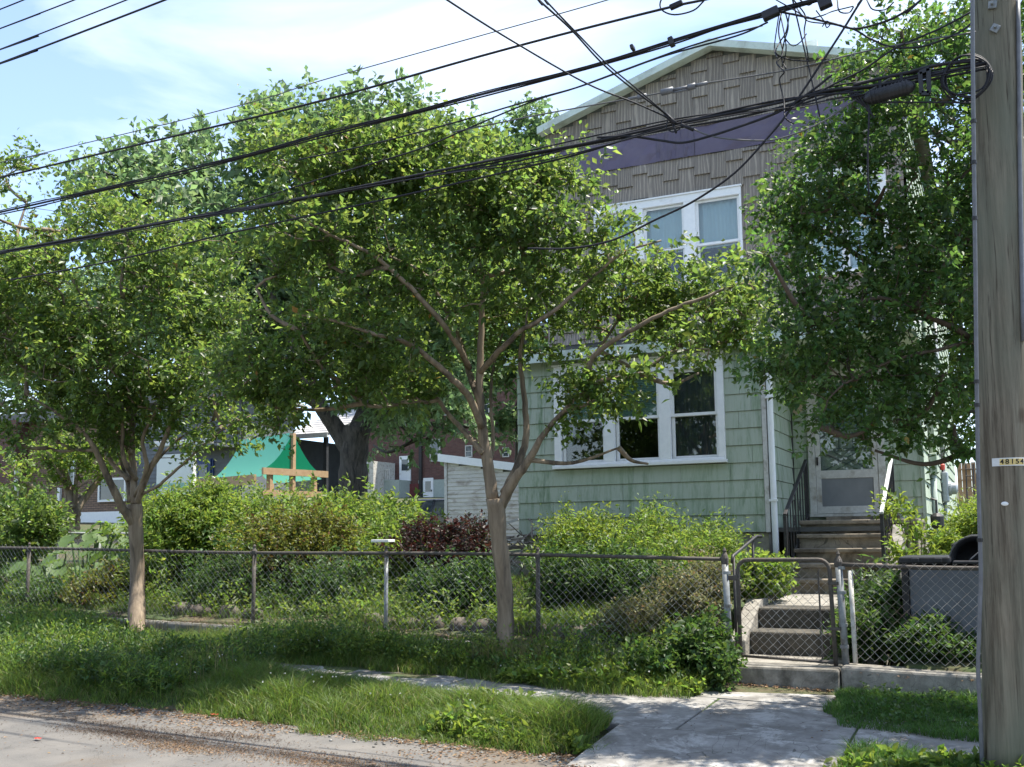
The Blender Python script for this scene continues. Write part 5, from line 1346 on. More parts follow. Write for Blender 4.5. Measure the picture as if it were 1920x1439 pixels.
wire('overhead_cable', 'thin black wire just below the heavy bundle reaching into tree crown', [(1440, 42), (1380, 68), (1250, 104), (1150, 140), (1080, 165), (1000, 187), (860, 228), (700, 270), (560, 300)], .0065)
wire('overhead_cable', 'second thin wire below the heavy bundle joining the central tree', [(1430, 48), (1300, 85), (1180, 128), (1080, 165), (1000, 190), (880, 240), (780, 282), (620, 330), (400, 400)], .0065)
wire('overhead_cable', 'thin black wire under the low bundle crossing crown of left tree', [(1620, 172), (1500, 182), (1400, 200), (1240, 240), (1100, 285), (980, 315), (840, 348), (640, 392), (420, 440), (200, 492), (20, 525)], .008)
wire('overhead_wire', 'faint grey far wire above all tree tops in the open sky', [(1250, -40), (1140, 0), (870, 76), (600, 152), (500, 184), (340, 226), (180, 264), (40, 297), (-40, 312)], .0045, 'cable_grey')
wire('overhead_wire', 'lowest of four parallel wires in the top left sky corner', [(400, -40), (310, 0), (0, 119), (-40, 133)], .010)
wire('overhead_wire', 'second lowest of four parallel wires in top left sky corner', [(340, -42), (238, 0), (0, 93), (-40, 107)], .007)
wire('overhead_wire', 'third of four parallel wires in the top left sky corner', [(240, -40), (140, 0), (0, 54), (-40, 69)], .007)
wire('overhead_wire', 'shortest wire at the very top left sky corner', [(140, -40), (45, 0), (0, 18), (-40, 34)], .007)
wire('service_drop', 'single dark wire falling from top centre to the low bundle', [(790, -36, 4.5), (838, 0, 4.8), (960, 77, 5.6), (1100, 157, 6.4), (1190, 193, 6.8), (1252, 221, 7.1)], .006)
wire('service_drop', 'left of two parallel wires falling steeply across the gable edge', [(985, -30, 4.6), (1010, 0, 4.8), (1070, 55, 5.4), (1130, 120, 6), (1190, 170, 6.6), (1252, 217, 7.1)], .0065)
wire('service_drop', 'right of two parallel wires falling steeply across the gable edge', [(1000, -30, 4.5), (1022, 0, 4.7), (1085, 66, 5.4), (1140, 122, 6.0), (1200, 172, 6.6), (1258, 222, 7.1)], .0055)
wire('service_drop', 'long curved black wire dropping across upper window into the central tree', [(1660, -60), (1616, 0), (1570, 73), (1483, 204), (1439, 259), (1377, 325), (1300, 378), (1230, 412), (1150, 450), (1070, 466), (990, 466)], .008)
wire('service_drop', 'thin straight wire falling across purple metal band from above', [(1470, -60), (1486, 0), (1505, 80), (1522, 150), (1537, 219)], .006)
wire('guy_wire', 'tight thin wire with metal strain fittings across the brown gable', [(1830, 60), (1640, 93), (1480, 131), (1320, 157), (1260, 170), (1195, 183), (1020, 214), (850, 248)], .0055, 'cable_grey')
wire('overhead_cable', 'sagging black cable looping below the low bundle over metal band', [(1560, 140), (1520, 172), (1460, 210), (1380, 240), (1330, 256), (1280, 268), (1240, 264), (1180, 256), (1120, 258)], .009)
wire('overhead_wire', 'thin pale wire sagging over the purple band into right tree', [(1290, 238), (1340, 257), (1420, 264), (1470, 258), (1540, 230), (1600, 190), (1680, 140)], .006, 'cable_grey')
wire('overhead_cable', 'black cable curving from top right down to the tangle', [(1760, -30), (1720, 6), (1680, 32), (1640, 47), (1600, 54), (1560, 44), (1500, 30), (1450, 20)], .008)
wire('overhead_cable', 'black cable sagging from the pole through right tree top', [(1826, 40), (1800, 60), (1760, 78), (1720, 89), (1670, 88), (1630, 72), (1600, 55), (1560, 45)], .007)
wire('overhead_cable', 'straight black messenger cable from splice box to the pole', [(1830, 114), (1760, 122), (1700, 137), (1640, 150), (1600, 160)], .012)
wire('overhead_wire', 'thin level wire from splice box to pole before right tree', [(1828, 193), (1700, 192), (1640, 192), (1600, 188)], .006)
wire('hanging_cable', 'single black cable hanging straight down below the splice box', [(1622, 186), (1629, 205), (1628, 260), (1627, 310), (1629, 365)], .007)
wire('overhead_wire', 'dark wire climbing from splice box through the right tree', [(1470, 210), (1560, 160), (1620, 130), (1680, 90), (1760, 55), (1826, 20)], .007)
tg = thing('cable_tangle', 'loose tangle of dangling thin wires above the gable right side', 'cable', P(1470, 60, YW), GW)
r_ = np.random.default_rng(5)
for pts in ([(1466, 20), (1460, 60), (1468, 100), (1456, 118), (1470, 135), (1462, 150), (1470, 190), (1472, 220), (1488, 233)], [(1470, 15), (1478, 50), (1470, 80), (1466, 110), (1474, 130)], [(1480, 28), (1474, 60), (1462, 80), (1455, 100), (1480, 112), (1518, 115)],
            [(1488, 0), (1510, 30), (1508, 60), (1514, 100), (1516, 116)], [(1470, 70), (1485, 86), (1500, 80), (1512, 64)], [(1530, 20), (1545, 40), (1550, 52), (1556, 46), (1550, 40), (1542, 50)], [(1490, 10), (1510, 34), (1540, 30), (1560, 22), (1600, 12)],
            [(1570, 0), (1574, 22), (1592, 24), (1600, 14)], [(1500, 0), (1516, 10), (1530, 0)], [(1625, 0), (1636, 18), (1660, 18), (1676, 4)], [(1455, 0), (1500, 26), (1515, 40), (1540, 44), (1560, 46)], [(1460, 30), (1452, 90), (1458, 110)], [(1462, 22), (1474, 88), (1466, 128)]):
    sp = smooth_path([P(x, y, YW+r_.uniform(-.12, .12)) for x, y in pts], 5)
    MB().tube(sp, r_.uniform(.0035, .0055), 5).build('strand', M['cable'], tg, smooth=True)
cl_ = thing('cable_coil', 'round coil of black spare cable hanging beside the pole', 'cable', P(1812, 145, YW), GW)
c0 = P(1812, 145, YW); 
for i in range(5):
    rr = .125+.008*i
    MB().tube([c0+np.array([rr*math.cos(a), .02*math.sin(i*2.1)+.01*math.cos(a*2+i), rr*math.sin(a)+.01*math.sin(a*3+i)]) for a in np.linspace(0, 6.45, 28)], .006, 6).build('strand', M['cable'], cl_, smooth=True)
lp = thing('cable_loop', 'small slack cable loop with clamps at the top edge', 'cable', P(1275, 10, YW), GW)
MB().tube(smooth_path([P(x, y, YW) for x, y in ((1320, 2), (1300, 20), (1265, 28), (1242, 20), (1238, 5), (1250, -12), (1275, -15))], 5), .006, 6).build('strand', M['cable'], lp, smooth=True)
quadbox(MB(), P(1268, 10, YW-.01), (.97, 0, .2), (-.2, 0, .97), (0, 1, 0), .05, .018, .02).build('clamp', M['cable'], lp, bevel=.005)
# splice closure and small hardware
s0, s1 = P(1618, 178, YW), P(1716, 151, YW)
spl = thing('splice_closure', 'black ribbed splice box hanging from cables in front of right tree', 'cable box', (s0+s1)/2-[0, 0, .08], GW)
ax = unit(s1-s0); L_ = np.linalg.norm(s1-s0); dn = np.array([0, 0, -.035])
MB().tube([s0+dn, s0+dn+ax*.02, s0+dn+ax*.05, s1+dn-ax*.05, s1+dn-ax*.02, s1+dn], [.018, .036, .05, .05, .036, .018], 14).build('body', M['plastic'], spl, smooth=True)
for i in range(11):
    q = s0+dn+ax*(.05+(L_-.1)*i/10)
    MB().tube([q-ax*.004, q+ax*.004], .055, 14).build('rib', M['plastic'], spl)
for x in (1650, 1690): MB().tube([P(x, 168-(x-1650)*.27, YW), P(x, 152-(x-1650)*.27, YW)], .012, 6).build('hanger', M['cable'], spl)
for k_ in range(7):
    MB().tube(smooth_path([s0+dn+ax*(.01+.01*k_)+[0, .02*math.sin(k_), .02*math.cos(k_*2)], P(1596+3*k_, 172+2*k_, YW+.02*math.sin(k_*3)), P(1600+5*k_, 186+3*k_, YW), P(1622+k_*1.5, 196+k_*2, YW), P(1626+k_*2, 208+k_*2, YW)], 5), .006, 5).build('tail', M['cable'], spl, smooth=True)
bk = thing('cable_bracket', 'dark rectangular strap bracket on cables between splice box and coil', 'bracket', P(1735, 150, YW), GW)
for (a, b) in (((1725, 137), (1728, 176)), ((1741, 130), (1742, 176)), ((1728, 176), (1742, 176)), ((1724, 138), (1742, 130))):
    MB().bar(P(*a, YW-.02), P(*b, YW-.02), .028, .03, (0, 1, 0)).build('strap', M['plastic'], bk)
def clampbox(label, px, py, w, h, name='cable_clamp'):
    quadbox(MB(), P(px, py, YW-.02), (.97, 0, .24), (-.24, 0, .97), (0, 1, 0), w, h, .03).solo(name, M['plastic'], label, 'clamp', GW, bevel=.008)
clampbox('small square clamp on heavy bundle before gable ridge', 1259, 79, .02, .034)
clampbox('black terminal block on the bundle at the wire tangle', 1445, 26, .06, .032)
clampbox('black square terminal block at the top edge right of tangle', 1546, 4, .045, .045)
clampbox('little round clamp left of the square clamp on heavy bundle', 1186, 90, .014, .02)
ins = thing('strain_fitting', 'grey strain clamps and turnbuckle on tight wire across gable', 'fitting', P(1260, 170, YW), GW)
for a, b, rr in (((1178, 186), (1204, 181), .012), ((1196, 183), (1212, 180), .02), ((1240, 174), (1262, 169), .026), ((1262, 169), (1292, 163), .012), ((1262, 174), (1290, 168), .008), ((1290, 165), (1304, 161), .024), ((1304, 161), (1326, 156), .014)):
    MB().tube([P(*a, YW), P(*b, YW)], rr, 8).build('fitting', M['conduit'], ins, smooth=True)
jn = thing('cable_splice', 'taped wire junction where falling wires meet the low bundle', 'cable', P(1262, 225, YW), GW)
for a, b, rr in (((1246, 214), (1266, 232), .017), ((1278, 234), (1300, 244), .013), ((1262, 232), (1268, 250), .008)):
    MB().tube([P(*a, YW-.02), P(*b, YW-.02)], rr, 8).build('sleeve', M['cable'], jn, smooth=True)
MB().tube(smooth_path([P(x, y, YW-.02) for x, y in ((1252, 225), (1250, 240), (1262, 248), (1276, 240), (1278, 226))], 5), .005, 5).build('loop', M['cable'], jn)

# ------------------------------------------------------------------ bins behind the right fence
bx0 = P(1697, 1200, 10.55)[0]; bz1 = P(1760, 1058, 10.55)[2]
bn = thing('storage_bin', 'large grey panelled bin with black sides behind the fence', 'bin', (bx0+.4, 10.9, .4))
MB().box(bx0+.065, bx0+.95, 10.53, 10.56, .42, bz1-.02).build('front_panel', M['bin'], bn, bevel=.008)
MB().box(bx0, bx0+.06, 10.50, 11.25, .40, bz1).build('side_panel', M['plastic'], bn, bevel=.008)
MB().box(bx0+.97, bx0+1.03, 10.50, 11.25, .40, bz1).build('side_panel', M['plastic'], bn, bevel=.008)
MB().box(bx0+.065, bx0+.965, 11.2, 11.24, .42, bz1).build('back_panel', M['plastic'], bn)
lid = MB().box(bx0-.015, bx0+.44, 10.46, 11.28, bz1+.002, bz1+.07).build('lid', M['plastic'], bn, bevel=.02)
for dx_ in (.1, .3): MB().box(bx0+dx_, bx0+dx_+.07, 10.435, 10.462, bz1+.015, bz1+.06).build('grip', M['plastic'], lid, bevel=.01)
MB().box(bx0+.46, bx0+1.04, 10.46, 11.28, bz1+.002, bz1+.03).build('lid', M['plastic'], bn, bevel=.01)
cn = P(1832, 1058, 10.75)
cc = thing('trash_can', 'black round trash can lying on top of the grey bin', 'trash can', cn)
q = cn+np.array([0, 0, .03])
MB().lathe(q, [(.015, .34), (.185, .33), (.222, 0), (.238, 0), (.24, .03), (.228, .04), (.20, .5), (.19, .52)], 26, 1).build('body', M['plastic'], cc, smooth=True)
MB().lathe(q, [(.228, .012), (.236, -.008), (.246, -.004), (.248, .018), (.23, .026)], 26, 1, False).build('rim', M['cable_grey'], cc)
MB().tube([q+np.array([-.17, -.02, -.13]), q+np.array([-.05, -.05, .02]), q+np.array([.12, -.02, .17])], .006, 5).build('handle', M['conduit'], cc)
q = P(1836, 1010, 11.6)
ld = thing('trash_can', 'black lidded trash can standing behind the grey bin', 'trash can', (q[0], q[1], .5))
MB().lathe((q[0], q[1], .5), [(.2, 0), (.25, q[2]-.62), (.27, q[2]-.60), (.27, q[2]-.56), (.24, q[2]-.54), (.12, q[2]-.49), (.10, q[2]-.46), (0.02, q[2]-.46)], 24).build('body', M['plastic'], ld, smooth=False)

# ------------------------------------------------------------------ sign post with a board
ks = 17.5
sgp = PK(363, 960, ks); gz = float(ground_z(sgp[0], sgp[1]))
sg = thing('yard_sign', 'white sign post with hanging pale board and green stripe', 'sign', (sgp[0], sgp[1], gz))
zt_ = P(363, 824, sgp[1])[2]
MB().hexa([(sgp[0]-.045, sgp[1]-.045, gz-.2), (sgp[0]+.045, sgp[1]-.045, gz-.2), (sgp[0]+.045, sgp[1]+.045, gz-.2), (sgp[0]-.045, sgp[1]+.045, gz-.2), (sgp[0]-.10, sgp[1]-.045, zt_), (sgp[0]-.01, sgp[1]-.045, zt_), (sgp[0]-.01, sgp[1]+.045, zt_), (sgp[0]-.10, sgp[1]+.045, zt_)]).build('post', M['white'], sg, bevel=.005)
ax0, ax1 = P(289, 832, sgp[1])[0], P(397, 832, sgp[1])[0]
MB().box(ax0, ax1, sgp[1]-.05, sgp[1]+.05, zt_-.09, zt_-.004).build('arm', M['white'], sg, bevel=.006)
s_x0, s_x1 = P(294, 890, sgp[1])[0], P(357, 890, sgp[1])[0]; s_z0, s_z1 = P(325, 932, sgp[1])[2], P(325, 852, sgp[1])[2]
bd = MB().box(s_x0, s_x1, sgp[1]-.012, sgp[1]+.012, s_z0, s_z1).build('board', M['signwhite'], sg, bevel=.01)
hz = s_z1-s_z0
MB().box(s_x0+.004, s_x1-.004, sgp[1]-.0145, sgp[1]-.0125, s_z0+hz*.20, s_z0+hz*.32).build('stripe', M['signgreen'], bd)
for x in (s_x0+.06, s_x1-.06): MB().tube([(x, sgp[1], s_z1), (x, sgp[1], zt_-.09)], .005, 5).build('hook', M['galv'], sg)

# ------------------------------------------------------------------ playset
B_ = PK(489, 878, 19.6); A_ = PK(395, 893, 21.0); D_ = PK(604, 895, 20.9)
zb_ = (A_[2]+B_[2]+D_[2])/3
A_[2] = B_[2] = D_[2] = zb_
pc = (A_+D_)/2; gz = float(ground_z(pc[0], pc[1]))
ps = thing('playset', 'wooden playset tower with green tarpaulin roof', 'playset', (pc[0], pc[1], gz))
E_ = A_+D_-B_; hgt = P(538, 812, ((B_+D_)/2)[1])[2]-zb_
ap1 = (B_+D_)/2+[0, 0, hgt]; ap2 = (A_+E_)/2+[0, 0, hgt]
def tarp(c00, c10, c01, c11, sag):
    mb = MB(); n = 7; vs = []
    for i in range(n+1):
        for j in range(n+1):
            u, v = i/n, j/n
            p = (c00*(1-u)+c10*u)*(1-v)+(c01*(1-u)+c11*u)*v
            p = p-np.array([0, 0, sag*math.sin(math.pi*v)])+np.array([0, 0, .012*math.sin(u*23+v*5)*(1-v)])
            vs.append(p)
    return mb.add(vs, [(i*(n+1)+j, (i+1)*(n+1)+j, (i+1)*(n+1)+j+1, i*(n+1)+j+1) for i in range(n) for j in range(n)])
ov = np.array([0, 0, -.10])
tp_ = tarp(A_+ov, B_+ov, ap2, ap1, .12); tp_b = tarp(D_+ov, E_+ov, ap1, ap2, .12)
tp_.add(tp_b.v, tp_b.f); tp_.build('canopy', M['canopy_sunlit'], ps, smooth=True)
ge = tarp(B_, D_, ap1-[.0, 0, .0], ap1+[.001, 0, 0], .14)
ge.build('canopy_gable', M['canopy'], ps, smooth=True)
nrm = unit(np.cross(D_-B_, (0, 0, 1.0)))*1.0
if nrm[1] > 0: nrm = -nrm
o_ = nrm*.05
MB().bar(B_+o_+[0, 0, .0], D_+o_*1+unit(D_-B_)*.1, .05, .13, (0, 0, 1)).build('beam', M['timber'], ps)
mid = (B_+D_)/2
for t in (.14, .5, .86):
    q = B_*(1-t)+D_*t
    MB().bar((q[0], q[1], gz), (q[0], q[1], zb_ if t != .5 else zb_+hgt*.98), .09, .09).build('post', M['timber'], ps)
for q in (A_, E_):
    MB().bar((q[0], q[1], gz), (q[0], q[1], zb_), .09, .09).build('post', M['timber'], ps)
bz = P(440, 906, A_[1])[2]
bm = MB().bar((A_[0]-.3, A_[1]-.1, bz), (B_[0]-.05, B_[1]-.1, bz), .05, .19).build('beam', M['timber'], ps)
q = P(398, 902, A_[1]-.14); q = np.array([q[0], A_[1]-.16, q[2]])
MB().lathe(q, [(.09, 0), (.09, .03)], 16, 1).build('badge', M['white'], bm)
MB().hexa([A_+[0, 0, -.55]-[0, 0, .1], B_+[0, 0, -.65], D_+[0, 0, -.65], E_+[0, 0, -.65], A_+[0, 0, -.6], B_+[0, 0, -.6], D_+[0, 0, -.6], E_+[0, 0, -.6]]).build('deck', M['timber'], ps)
MB().bar(B_+o_+[0, 0, -.42], D_+o_+[0, 0, -.42], .04, .12).build('guard_rail', M['timber'], ps)

# ------------------------------------------------------------------ shed
shY = PK(900, 930, 25.0)[1]
sx0, sx1 = P(836, 930, shY)[0], P(985, 930, shY)[0]; sgz = float(ground_z(sx0, shY))
shed = thing('shed', 'white clapboard shed with peeling paint beside the green house', 'shed', ((sx0+sx1)/2, shY+1, sgz))
zl, zr_ = P(836, 864, shY)[2], P(985, 884, shY)[2]
zr_ = min(zr_, zl-.02)
MB().hexa([(sx0, shY+.02, sgz-.5), (sx1, shY+.02, sgz-.5), (sx1, shY+4, sgz-.5), (sx0, shY+4, sgz-.5), (sx0, shY+.02, zl), (sx1, shY+.02, zr_), (sx1, shY+4, zr_), (sx0, shY+4, zl)]).build('wall', M['sheath'], shed)
z = sgz-.3; pit = .098
while z < zl-.02:
    xr = sx1 if z+pit < zr_ else sx0+(sx1-sx0)*max(0.02, (zl-z-pit)/(zl-zr_+1e-6))
    if xr-sx0 > .2:
        MB().hexa([(sx0+.05, shY-.014+random.uniform(-.004, .004), z), (xr, shY-.014, z), (xr, shY+.018, z), (sx0+.05, shY+.018, z), (sx0+.05, shY+.004, z+pit+.01), (xr, shY+.004, z+pit+.01), (xr, shY+.018, z+pit+.01), (sx0+.05, shY+.018, z+pit+.01)]).build('clapboard', M['clap'], shed)
    z += pit
MB().box(sx0-.03, sx0+.045, shY-.03, shY+.02, sgz-.3, zl-.03).build('corner_board', M['dirtywhite'], shed)
MB().hexa([(sx0-.16, shY-.12, zl-.02), (sx1, shY-.12, zr_-.02), (sx1, shY+4.1, zr_-.02), (sx0-.16, shY+4.1, zl-.02), (sx0-.16, shY-.12, zl+.17), (sx1, shY-.12, zr_+.17), (sx1, shY+4.1, zr_+.17), (sx0-.16, shY+4.1, zl+.17)]).build('roof', M['white'], shed)
MB().bar(PK(878, 1006, 22), PK(972, 974, 22), .15, .05).solo('plank', M['dirtywhite'], 'pale plank leaning against the shed beside the house corner', 'plank')
br_ = MB(); r_ = np.random.default_rng(12)
for i in range(46):
    a = PK(r_.uniform(880, 1010), r_.uniform(1000, 1045), r_.uniform(14.5, 16)); d = unit(r_.normal(size=3)*[1, .6, .35])*r_.uniform(.3, .8)
    br_.tube([a, a+d*.5+r_.normal(size=3)*.04, a+d], [.016, .012, .006], 5, False)
br_.solo('brush_pile', M['stick'], 'pile of dead branches between central trunk and house corner', 'brush pile', kind='stuff')
q = PK(718, 1015, 13.0)
MB().box(q[0]-.13, q[0]+.13, q[1]-.08, q[1]+.08, q[2]-.015, q[2]+.02).solo('board', M['white'], 'small white board lying among bushes right of azalea', 'board', bevel=.006)

# ------------------------------------------------------------------ parked car
ck = 31.0
q = PK(800, 938, ck); cgz = q[2]-1.42
cx, cy = P(775, 938, q[1])[0], q[1]
car = thing('parked_car', 'black sedan parked behind the yellow green bush beside shed', 'car', (cx+1.2, cy, cgz))
pro = [(-1.3, .35), (-1.35, .62), (-1.15, .82), (-.25, .95), (.35, 1.36), (.7, 1.42), (1.5, 1.42), (2.0, 1.30), (2.5, 1.0), (3.1, .95), (3.25, .6), (3.2, .35)]
bodyp = [(-1.3, .35), (-1.38, .62), (-1.15, .82), (-.25, .95), (2.5, 1.0), (3.1, .95), (3.25, .6), (3.2, .35)]
MB().prismY([(cx+x, cgz+z) for x, z in bodyp], cy-.88, cy+.88).build('body', M['carpaint'], car, bevel=.05)
cab = MB(); lo = [(-.25, .95), (2.5, 1.0)]; hi = [(.42, 1.40), (1.85, 1.36)]
cab.hexa([(cx-.25, cy-.84, cgz+.951), (cx+2.5, cy-.84, cgz+.99), (cx+2.5, cy+.84, cgz+.99), (cx-.25, cy+.84, cgz+.951), (cx+.42, cy-.66, cgz+1.38), (cx+1.85, cy-.66, cgz+1.38), (cx+1.85, cy+.66, cgz+1.38), (cx+.42, cy+.66, cgz+1.38)])
cab.build('window', M['carglass'], car)
MB().hexa([(cx+.38, cy-.68, cgz+1.375), (cx+1.9, cy-.68, cgz+1.375), (cx+1.9, cy+.68, cgz+1.375), (cx+.38, cy+.68, cgz+1.375), (cx+.6, cy-.58, cgz+1.43), (cx+1.7, cy-.58, cgz+1.43), (cx+1.7, cy+.58, cgz+1.43), (cx+.6, cy+.58, cgz+1.43)]).build('roof', M['carpaint'], car, bevel=.02)
for xa, xb in ((-.25, .42), (2.5, 1.85), (1.1, 1.12)):
    MB().bar((cx+xa, cy-.85, cgz+.96), (cx+xb, cy-.67, cgz+1.39), .07, .04, (0, 1, 0)).build('pillar', M['carpaint'], car)
for xw in (-.75, 2.3):
    for sy in (-.8, .8):
        w_ = MB().lathe((cx+xw, cy+sy-.1, cgz+.32), [(.2, 0), (.32, .02), (.32, .18), (.2, .2)], 18, 1).build('wheel', M['tyre'], car)
        MB().lathe((cx+xw, cy+sy-.105, cgz+.32), [(.19, 0), (.19, .21)], 14, 1).build('rim', M['galv'], w_)
MB().box(cx-.05, cx+.08, cy-1.0, cy-.86, cgz+.95, cgz+1.07).build('mirror', M['carpaint'], car, bevel=.02)
for sy in (-.7, .5): MB().box(cx-1.37, cx-1.2, cy+sy, cy+sy+.25, cgz+.62, cgz+.74).build('headlight', M['carglass'], car, bevel=.01)

# ------------------------------------------------------------------ far houses
def fbox(px0, px1, py0, py1, Y, d0, d1):
    a = P(px0, py1, Y); b = P(px1, py1, Y); c = P((px0+px1)/2, py0, Y); e = P((px0+px1)/2, py1, Y)
    return MB().box(a[0], b[0], Y-d0, Y+d1, e[2], c[2])
def fwindow(parent, px0, px1, py0, py1, Y, fr=2.0, mid=True, mat='glass_dark', fm='white'):
    s = PK(px0, py0, 1); x0, x1 = P(px0, py1, Y)[0], P(px1, py1, Y)[0]; z0, z1 = P(px0, py1, Y)[2], P(px0, py0, Y)[2]
    t = fr*float((P(px0, py0, Y)-CAM)@f0)/F
    m_ = MB(); m_.box(x0, x0+t, Y-.09, Y-.0, z0, z1); m_.box(x1-t, x1, Y-.09, Y, z0, z1); m_.box(x0+t, x1-t, Y-.09, Y, z0, z0+t); m_.box(x0+t, x1-t, Y-.09, Y, z1-t, z1)
    if mid: m_.box(x0+t, x1-t, Y-.08, Y, (z0+z1)/2-t*.3, (z0+z1)/2+t*.3)
    f = m_.build('window', M[fm], parent)
    MB().box(x0+t, x1-t, Y-.05, Y-.04, z0+t, z1-t).build('pane', M['carglass'], f)
    return f
def fdoor(parent, px0, px1, py0, py1, Y, mat='white', glass=True):
    x0, x1 = P(px0, py1, Y)[0], P(px1, py1, Y)[0]; z0, z1 = P(px0, py1, Y)[2], P(px0, py0, Y)[2]
    d = MB().box(x0, x1, Y-.1, Y-.0, z0, z1).build('door', M[mat], parent)
    w_ = x1-x0; h_ = z1-z0
    if glass: MB().box(x0+w_*.22, x1-w_*.22, Y-.12, Y-.101, z0+h_*.42, z1-h_*.14).build('pane', M['carglass'], d)
    MB().box(x1-w_*.16, x1-w_*.09, Y-.15, Y-.101, z0+h_*.42, z0+h_*.5).build('handle', M['iron'], d)
    return d
YLB_ = PK(120, 920, 40)[1]
YR = PK(800, 900, 74)[1]
c = P(830, 950, YR)
rb_ = thing('brick_building', 'red brick building with balcony and white doors behind the shed', 'building', (c[0], YR, c[2]))
fbox(688, 1090, 640, 960, YR, -.02, 9).build('wall', M['redbrick'], rb_)
fbox(684, 1094, 622, 640, YR, .5, 9).build('roof', M['roof'], rb_)
fbox(785, 1090, 895, 964, YR, .04, -.021).build('base_wall', M['stucco'], rb_)
fbox(706, 770, 903, 958, YR, 1.6, -.021).build('terrace', M['stucco'], rb_)
fdoor(rb_, 750, 771, 856, 903, YR); fdoor(rb_, 795, 813, 897, 941, YR-.04)
fdoor(rb_, 767, 786, 908, 950, YR-.05, 'maroon', False)
bal = fbox(704, 752, 902, 905, YR, 1.65, -1.5).build('balcony', M['stucco'], rb_)
for px in np.arange(705, 752, 3.6): fbox(px, px+1.0, 884, 902, YR, 1.62, -1.58).build('baluster', M['dirtywhite'], bal)
fbox(704, 752, 883, 885, YR, 1.64, -1.56).build('hand_rail', M['dirtywhite'], bal)
for (a, b, c_2, d) in ((807, 826, 824, 866), (873, 886, 836, 858), (943, 955, 840, 858), (720, 738, 760, 800), (830, 848, 740, 780), (900, 918, 740, 780)):
    fwindow(rb_, a, b, c_2, d, YR, 1.6, fm='dirtywhite')
fbox(788, 793, 640, 944, YR, .2, -.05).build('drainpipe', M['iron'], rb_)
fbox(688, 700, 865, 950, YR-3, 0, 2.9).build('side_wing', M['clap'], rb_)

YG = YLB_+.3
c = P(420, 960, YG)
gh = thing('grey_house', 'grey sided house with dark window and blue door behind the sign', 'house', (c[0], YG, c[2]))
fbox(243, 452, 745, 985, YG, -.02, 3).build('wall', M['greyside'], gh)
x0, x1 = P(243, 860, YG)[0], P(452, 860, YG)[0]; zlo, zhi = P(400, 985, YG)[2], P(400, 745, YG)[2]
z = zlo; cb_ = MB()
while z < zhi:
    cb_.hexa([(x0, YG-.05, z), (x1, YG-.05, z), (x1, YG-.02, z), (x0, YG-.02, z), (x0, YG-.024, z+.15), (x1, YG-.024, z+.15), (x1, YG-.02, z+.15), (x0, YG-.02, z+.15)]); z += .15
o = cb_.build('clapboards', M['greyside'], gh); o['kind'] = 'stuff'
rfm = MB(); xm = (x0+x1)/2
rfm.prismY([(x0-.4, zhi-.1), (x1+.4, zhi-.1), (xm, zhi+1.4)], YG-.5, YG+3.4); rfm.build('roof', M['roof'], gh)
fbox(240, 246, 745, 985, YG, .08, 0).build('corner_board', M['white'], gh)
fwindow(gh, 418, 437, 790, 812, YG, 1.5, False, fm='greyside'); fwindow(gh, 300, 322, 770, 806, YG, 2)
fdoor(gh, 371, 397, 862, 935, YG-.05, 'blue', True)
fbox(366, 371, 860, 935, YG, .1, 0).build('trim', M['blue'], gh); fbox(397, 402, 860, 935, YG, .1, 0).build('trim', M['blue'], gh)
fbox(355, 450, 838, 843, YG, 1.2, 0).build('porch_roof', M['greyside'], gh)
YC = PK(620, 860, 41)[1]
c = P(625, 960, YC)
cp = thing('carport', 'dark open carport with pale shingle roof behind the locust trunk', 'carport', (c[0], YC, c[2]))
x0, x1 = P(545, 860, YC)[0], P(612, 860, YC)[0]; z0, z1 = P(625, 965, YC)[2], P(625, 818, YC)[2]
MB().box(x0, P(668, 860, YC+4)[0], YC+4, YC+4.1, z0, z1+.1).build('back_wall', M['darkin'], cp)
MB().box(x0, x0+.15, YC, YC+4, z0, z1).build('side_wall', M['darkin'], cp); MB().box(x1-.15, x1, YC, YC+.15, z0, z1).build('post', M['darkin'], cp)
MB().box(x0-.2, x1+.2, YC-.25, YC-.2, z1-.05, z1+.14).build('fascia', M['dirtywhite'], cp)
zr2 = P(625, 765, YC+4)[2]
rf_ = MB().hexa([(x0-.2, YC-.2, z1), (x1+.2, YC-.2, z1), (x1+.2, YC+4.4, zr2-.1), (x0-.2, YC+4.4, zr2-.1), (x0-.2, YC-.2, z1+.1), (x1+.2, YC-.2, z1+.1), (x1+.2, YC+4.4, zr2), (x0-.2, YC+4.4, zr2)]).build('roof', M['roof'], cp)
nr = 12
for i in range(nr):
    t0, t1 = i/nr, (i+1)/nr
    ya, yb = YC-.22+4.6*t0, YC-.22+4.6*t1; za, zb2 = z1+.1+(zr2-z1-.1)*t0, z1+.1+(zr2-z1-.1)*t1
    MB().hexa([(x0-.22, ya, za+.004), (x1+.22, ya, za+.004), (x1+.22, yb, zb2+.004), (x0-.22, yb, zb2+.004), (x0-.22, ya, za+.05), (x1+.22, ya, za+.05), (x1+.22, yb, zb2+.016), (x0-.22, yb, zb2+.016)]).build('shingle_row', M['shinglelight'], rf_)
lwz = P(625, 882, YC-.5)[2]
MB().box(x0+.4, x1-.3, YC-.6, YC-.35, z0-.3, lwz).build('low_wall', M['stucco'], cp, bevel=.03)

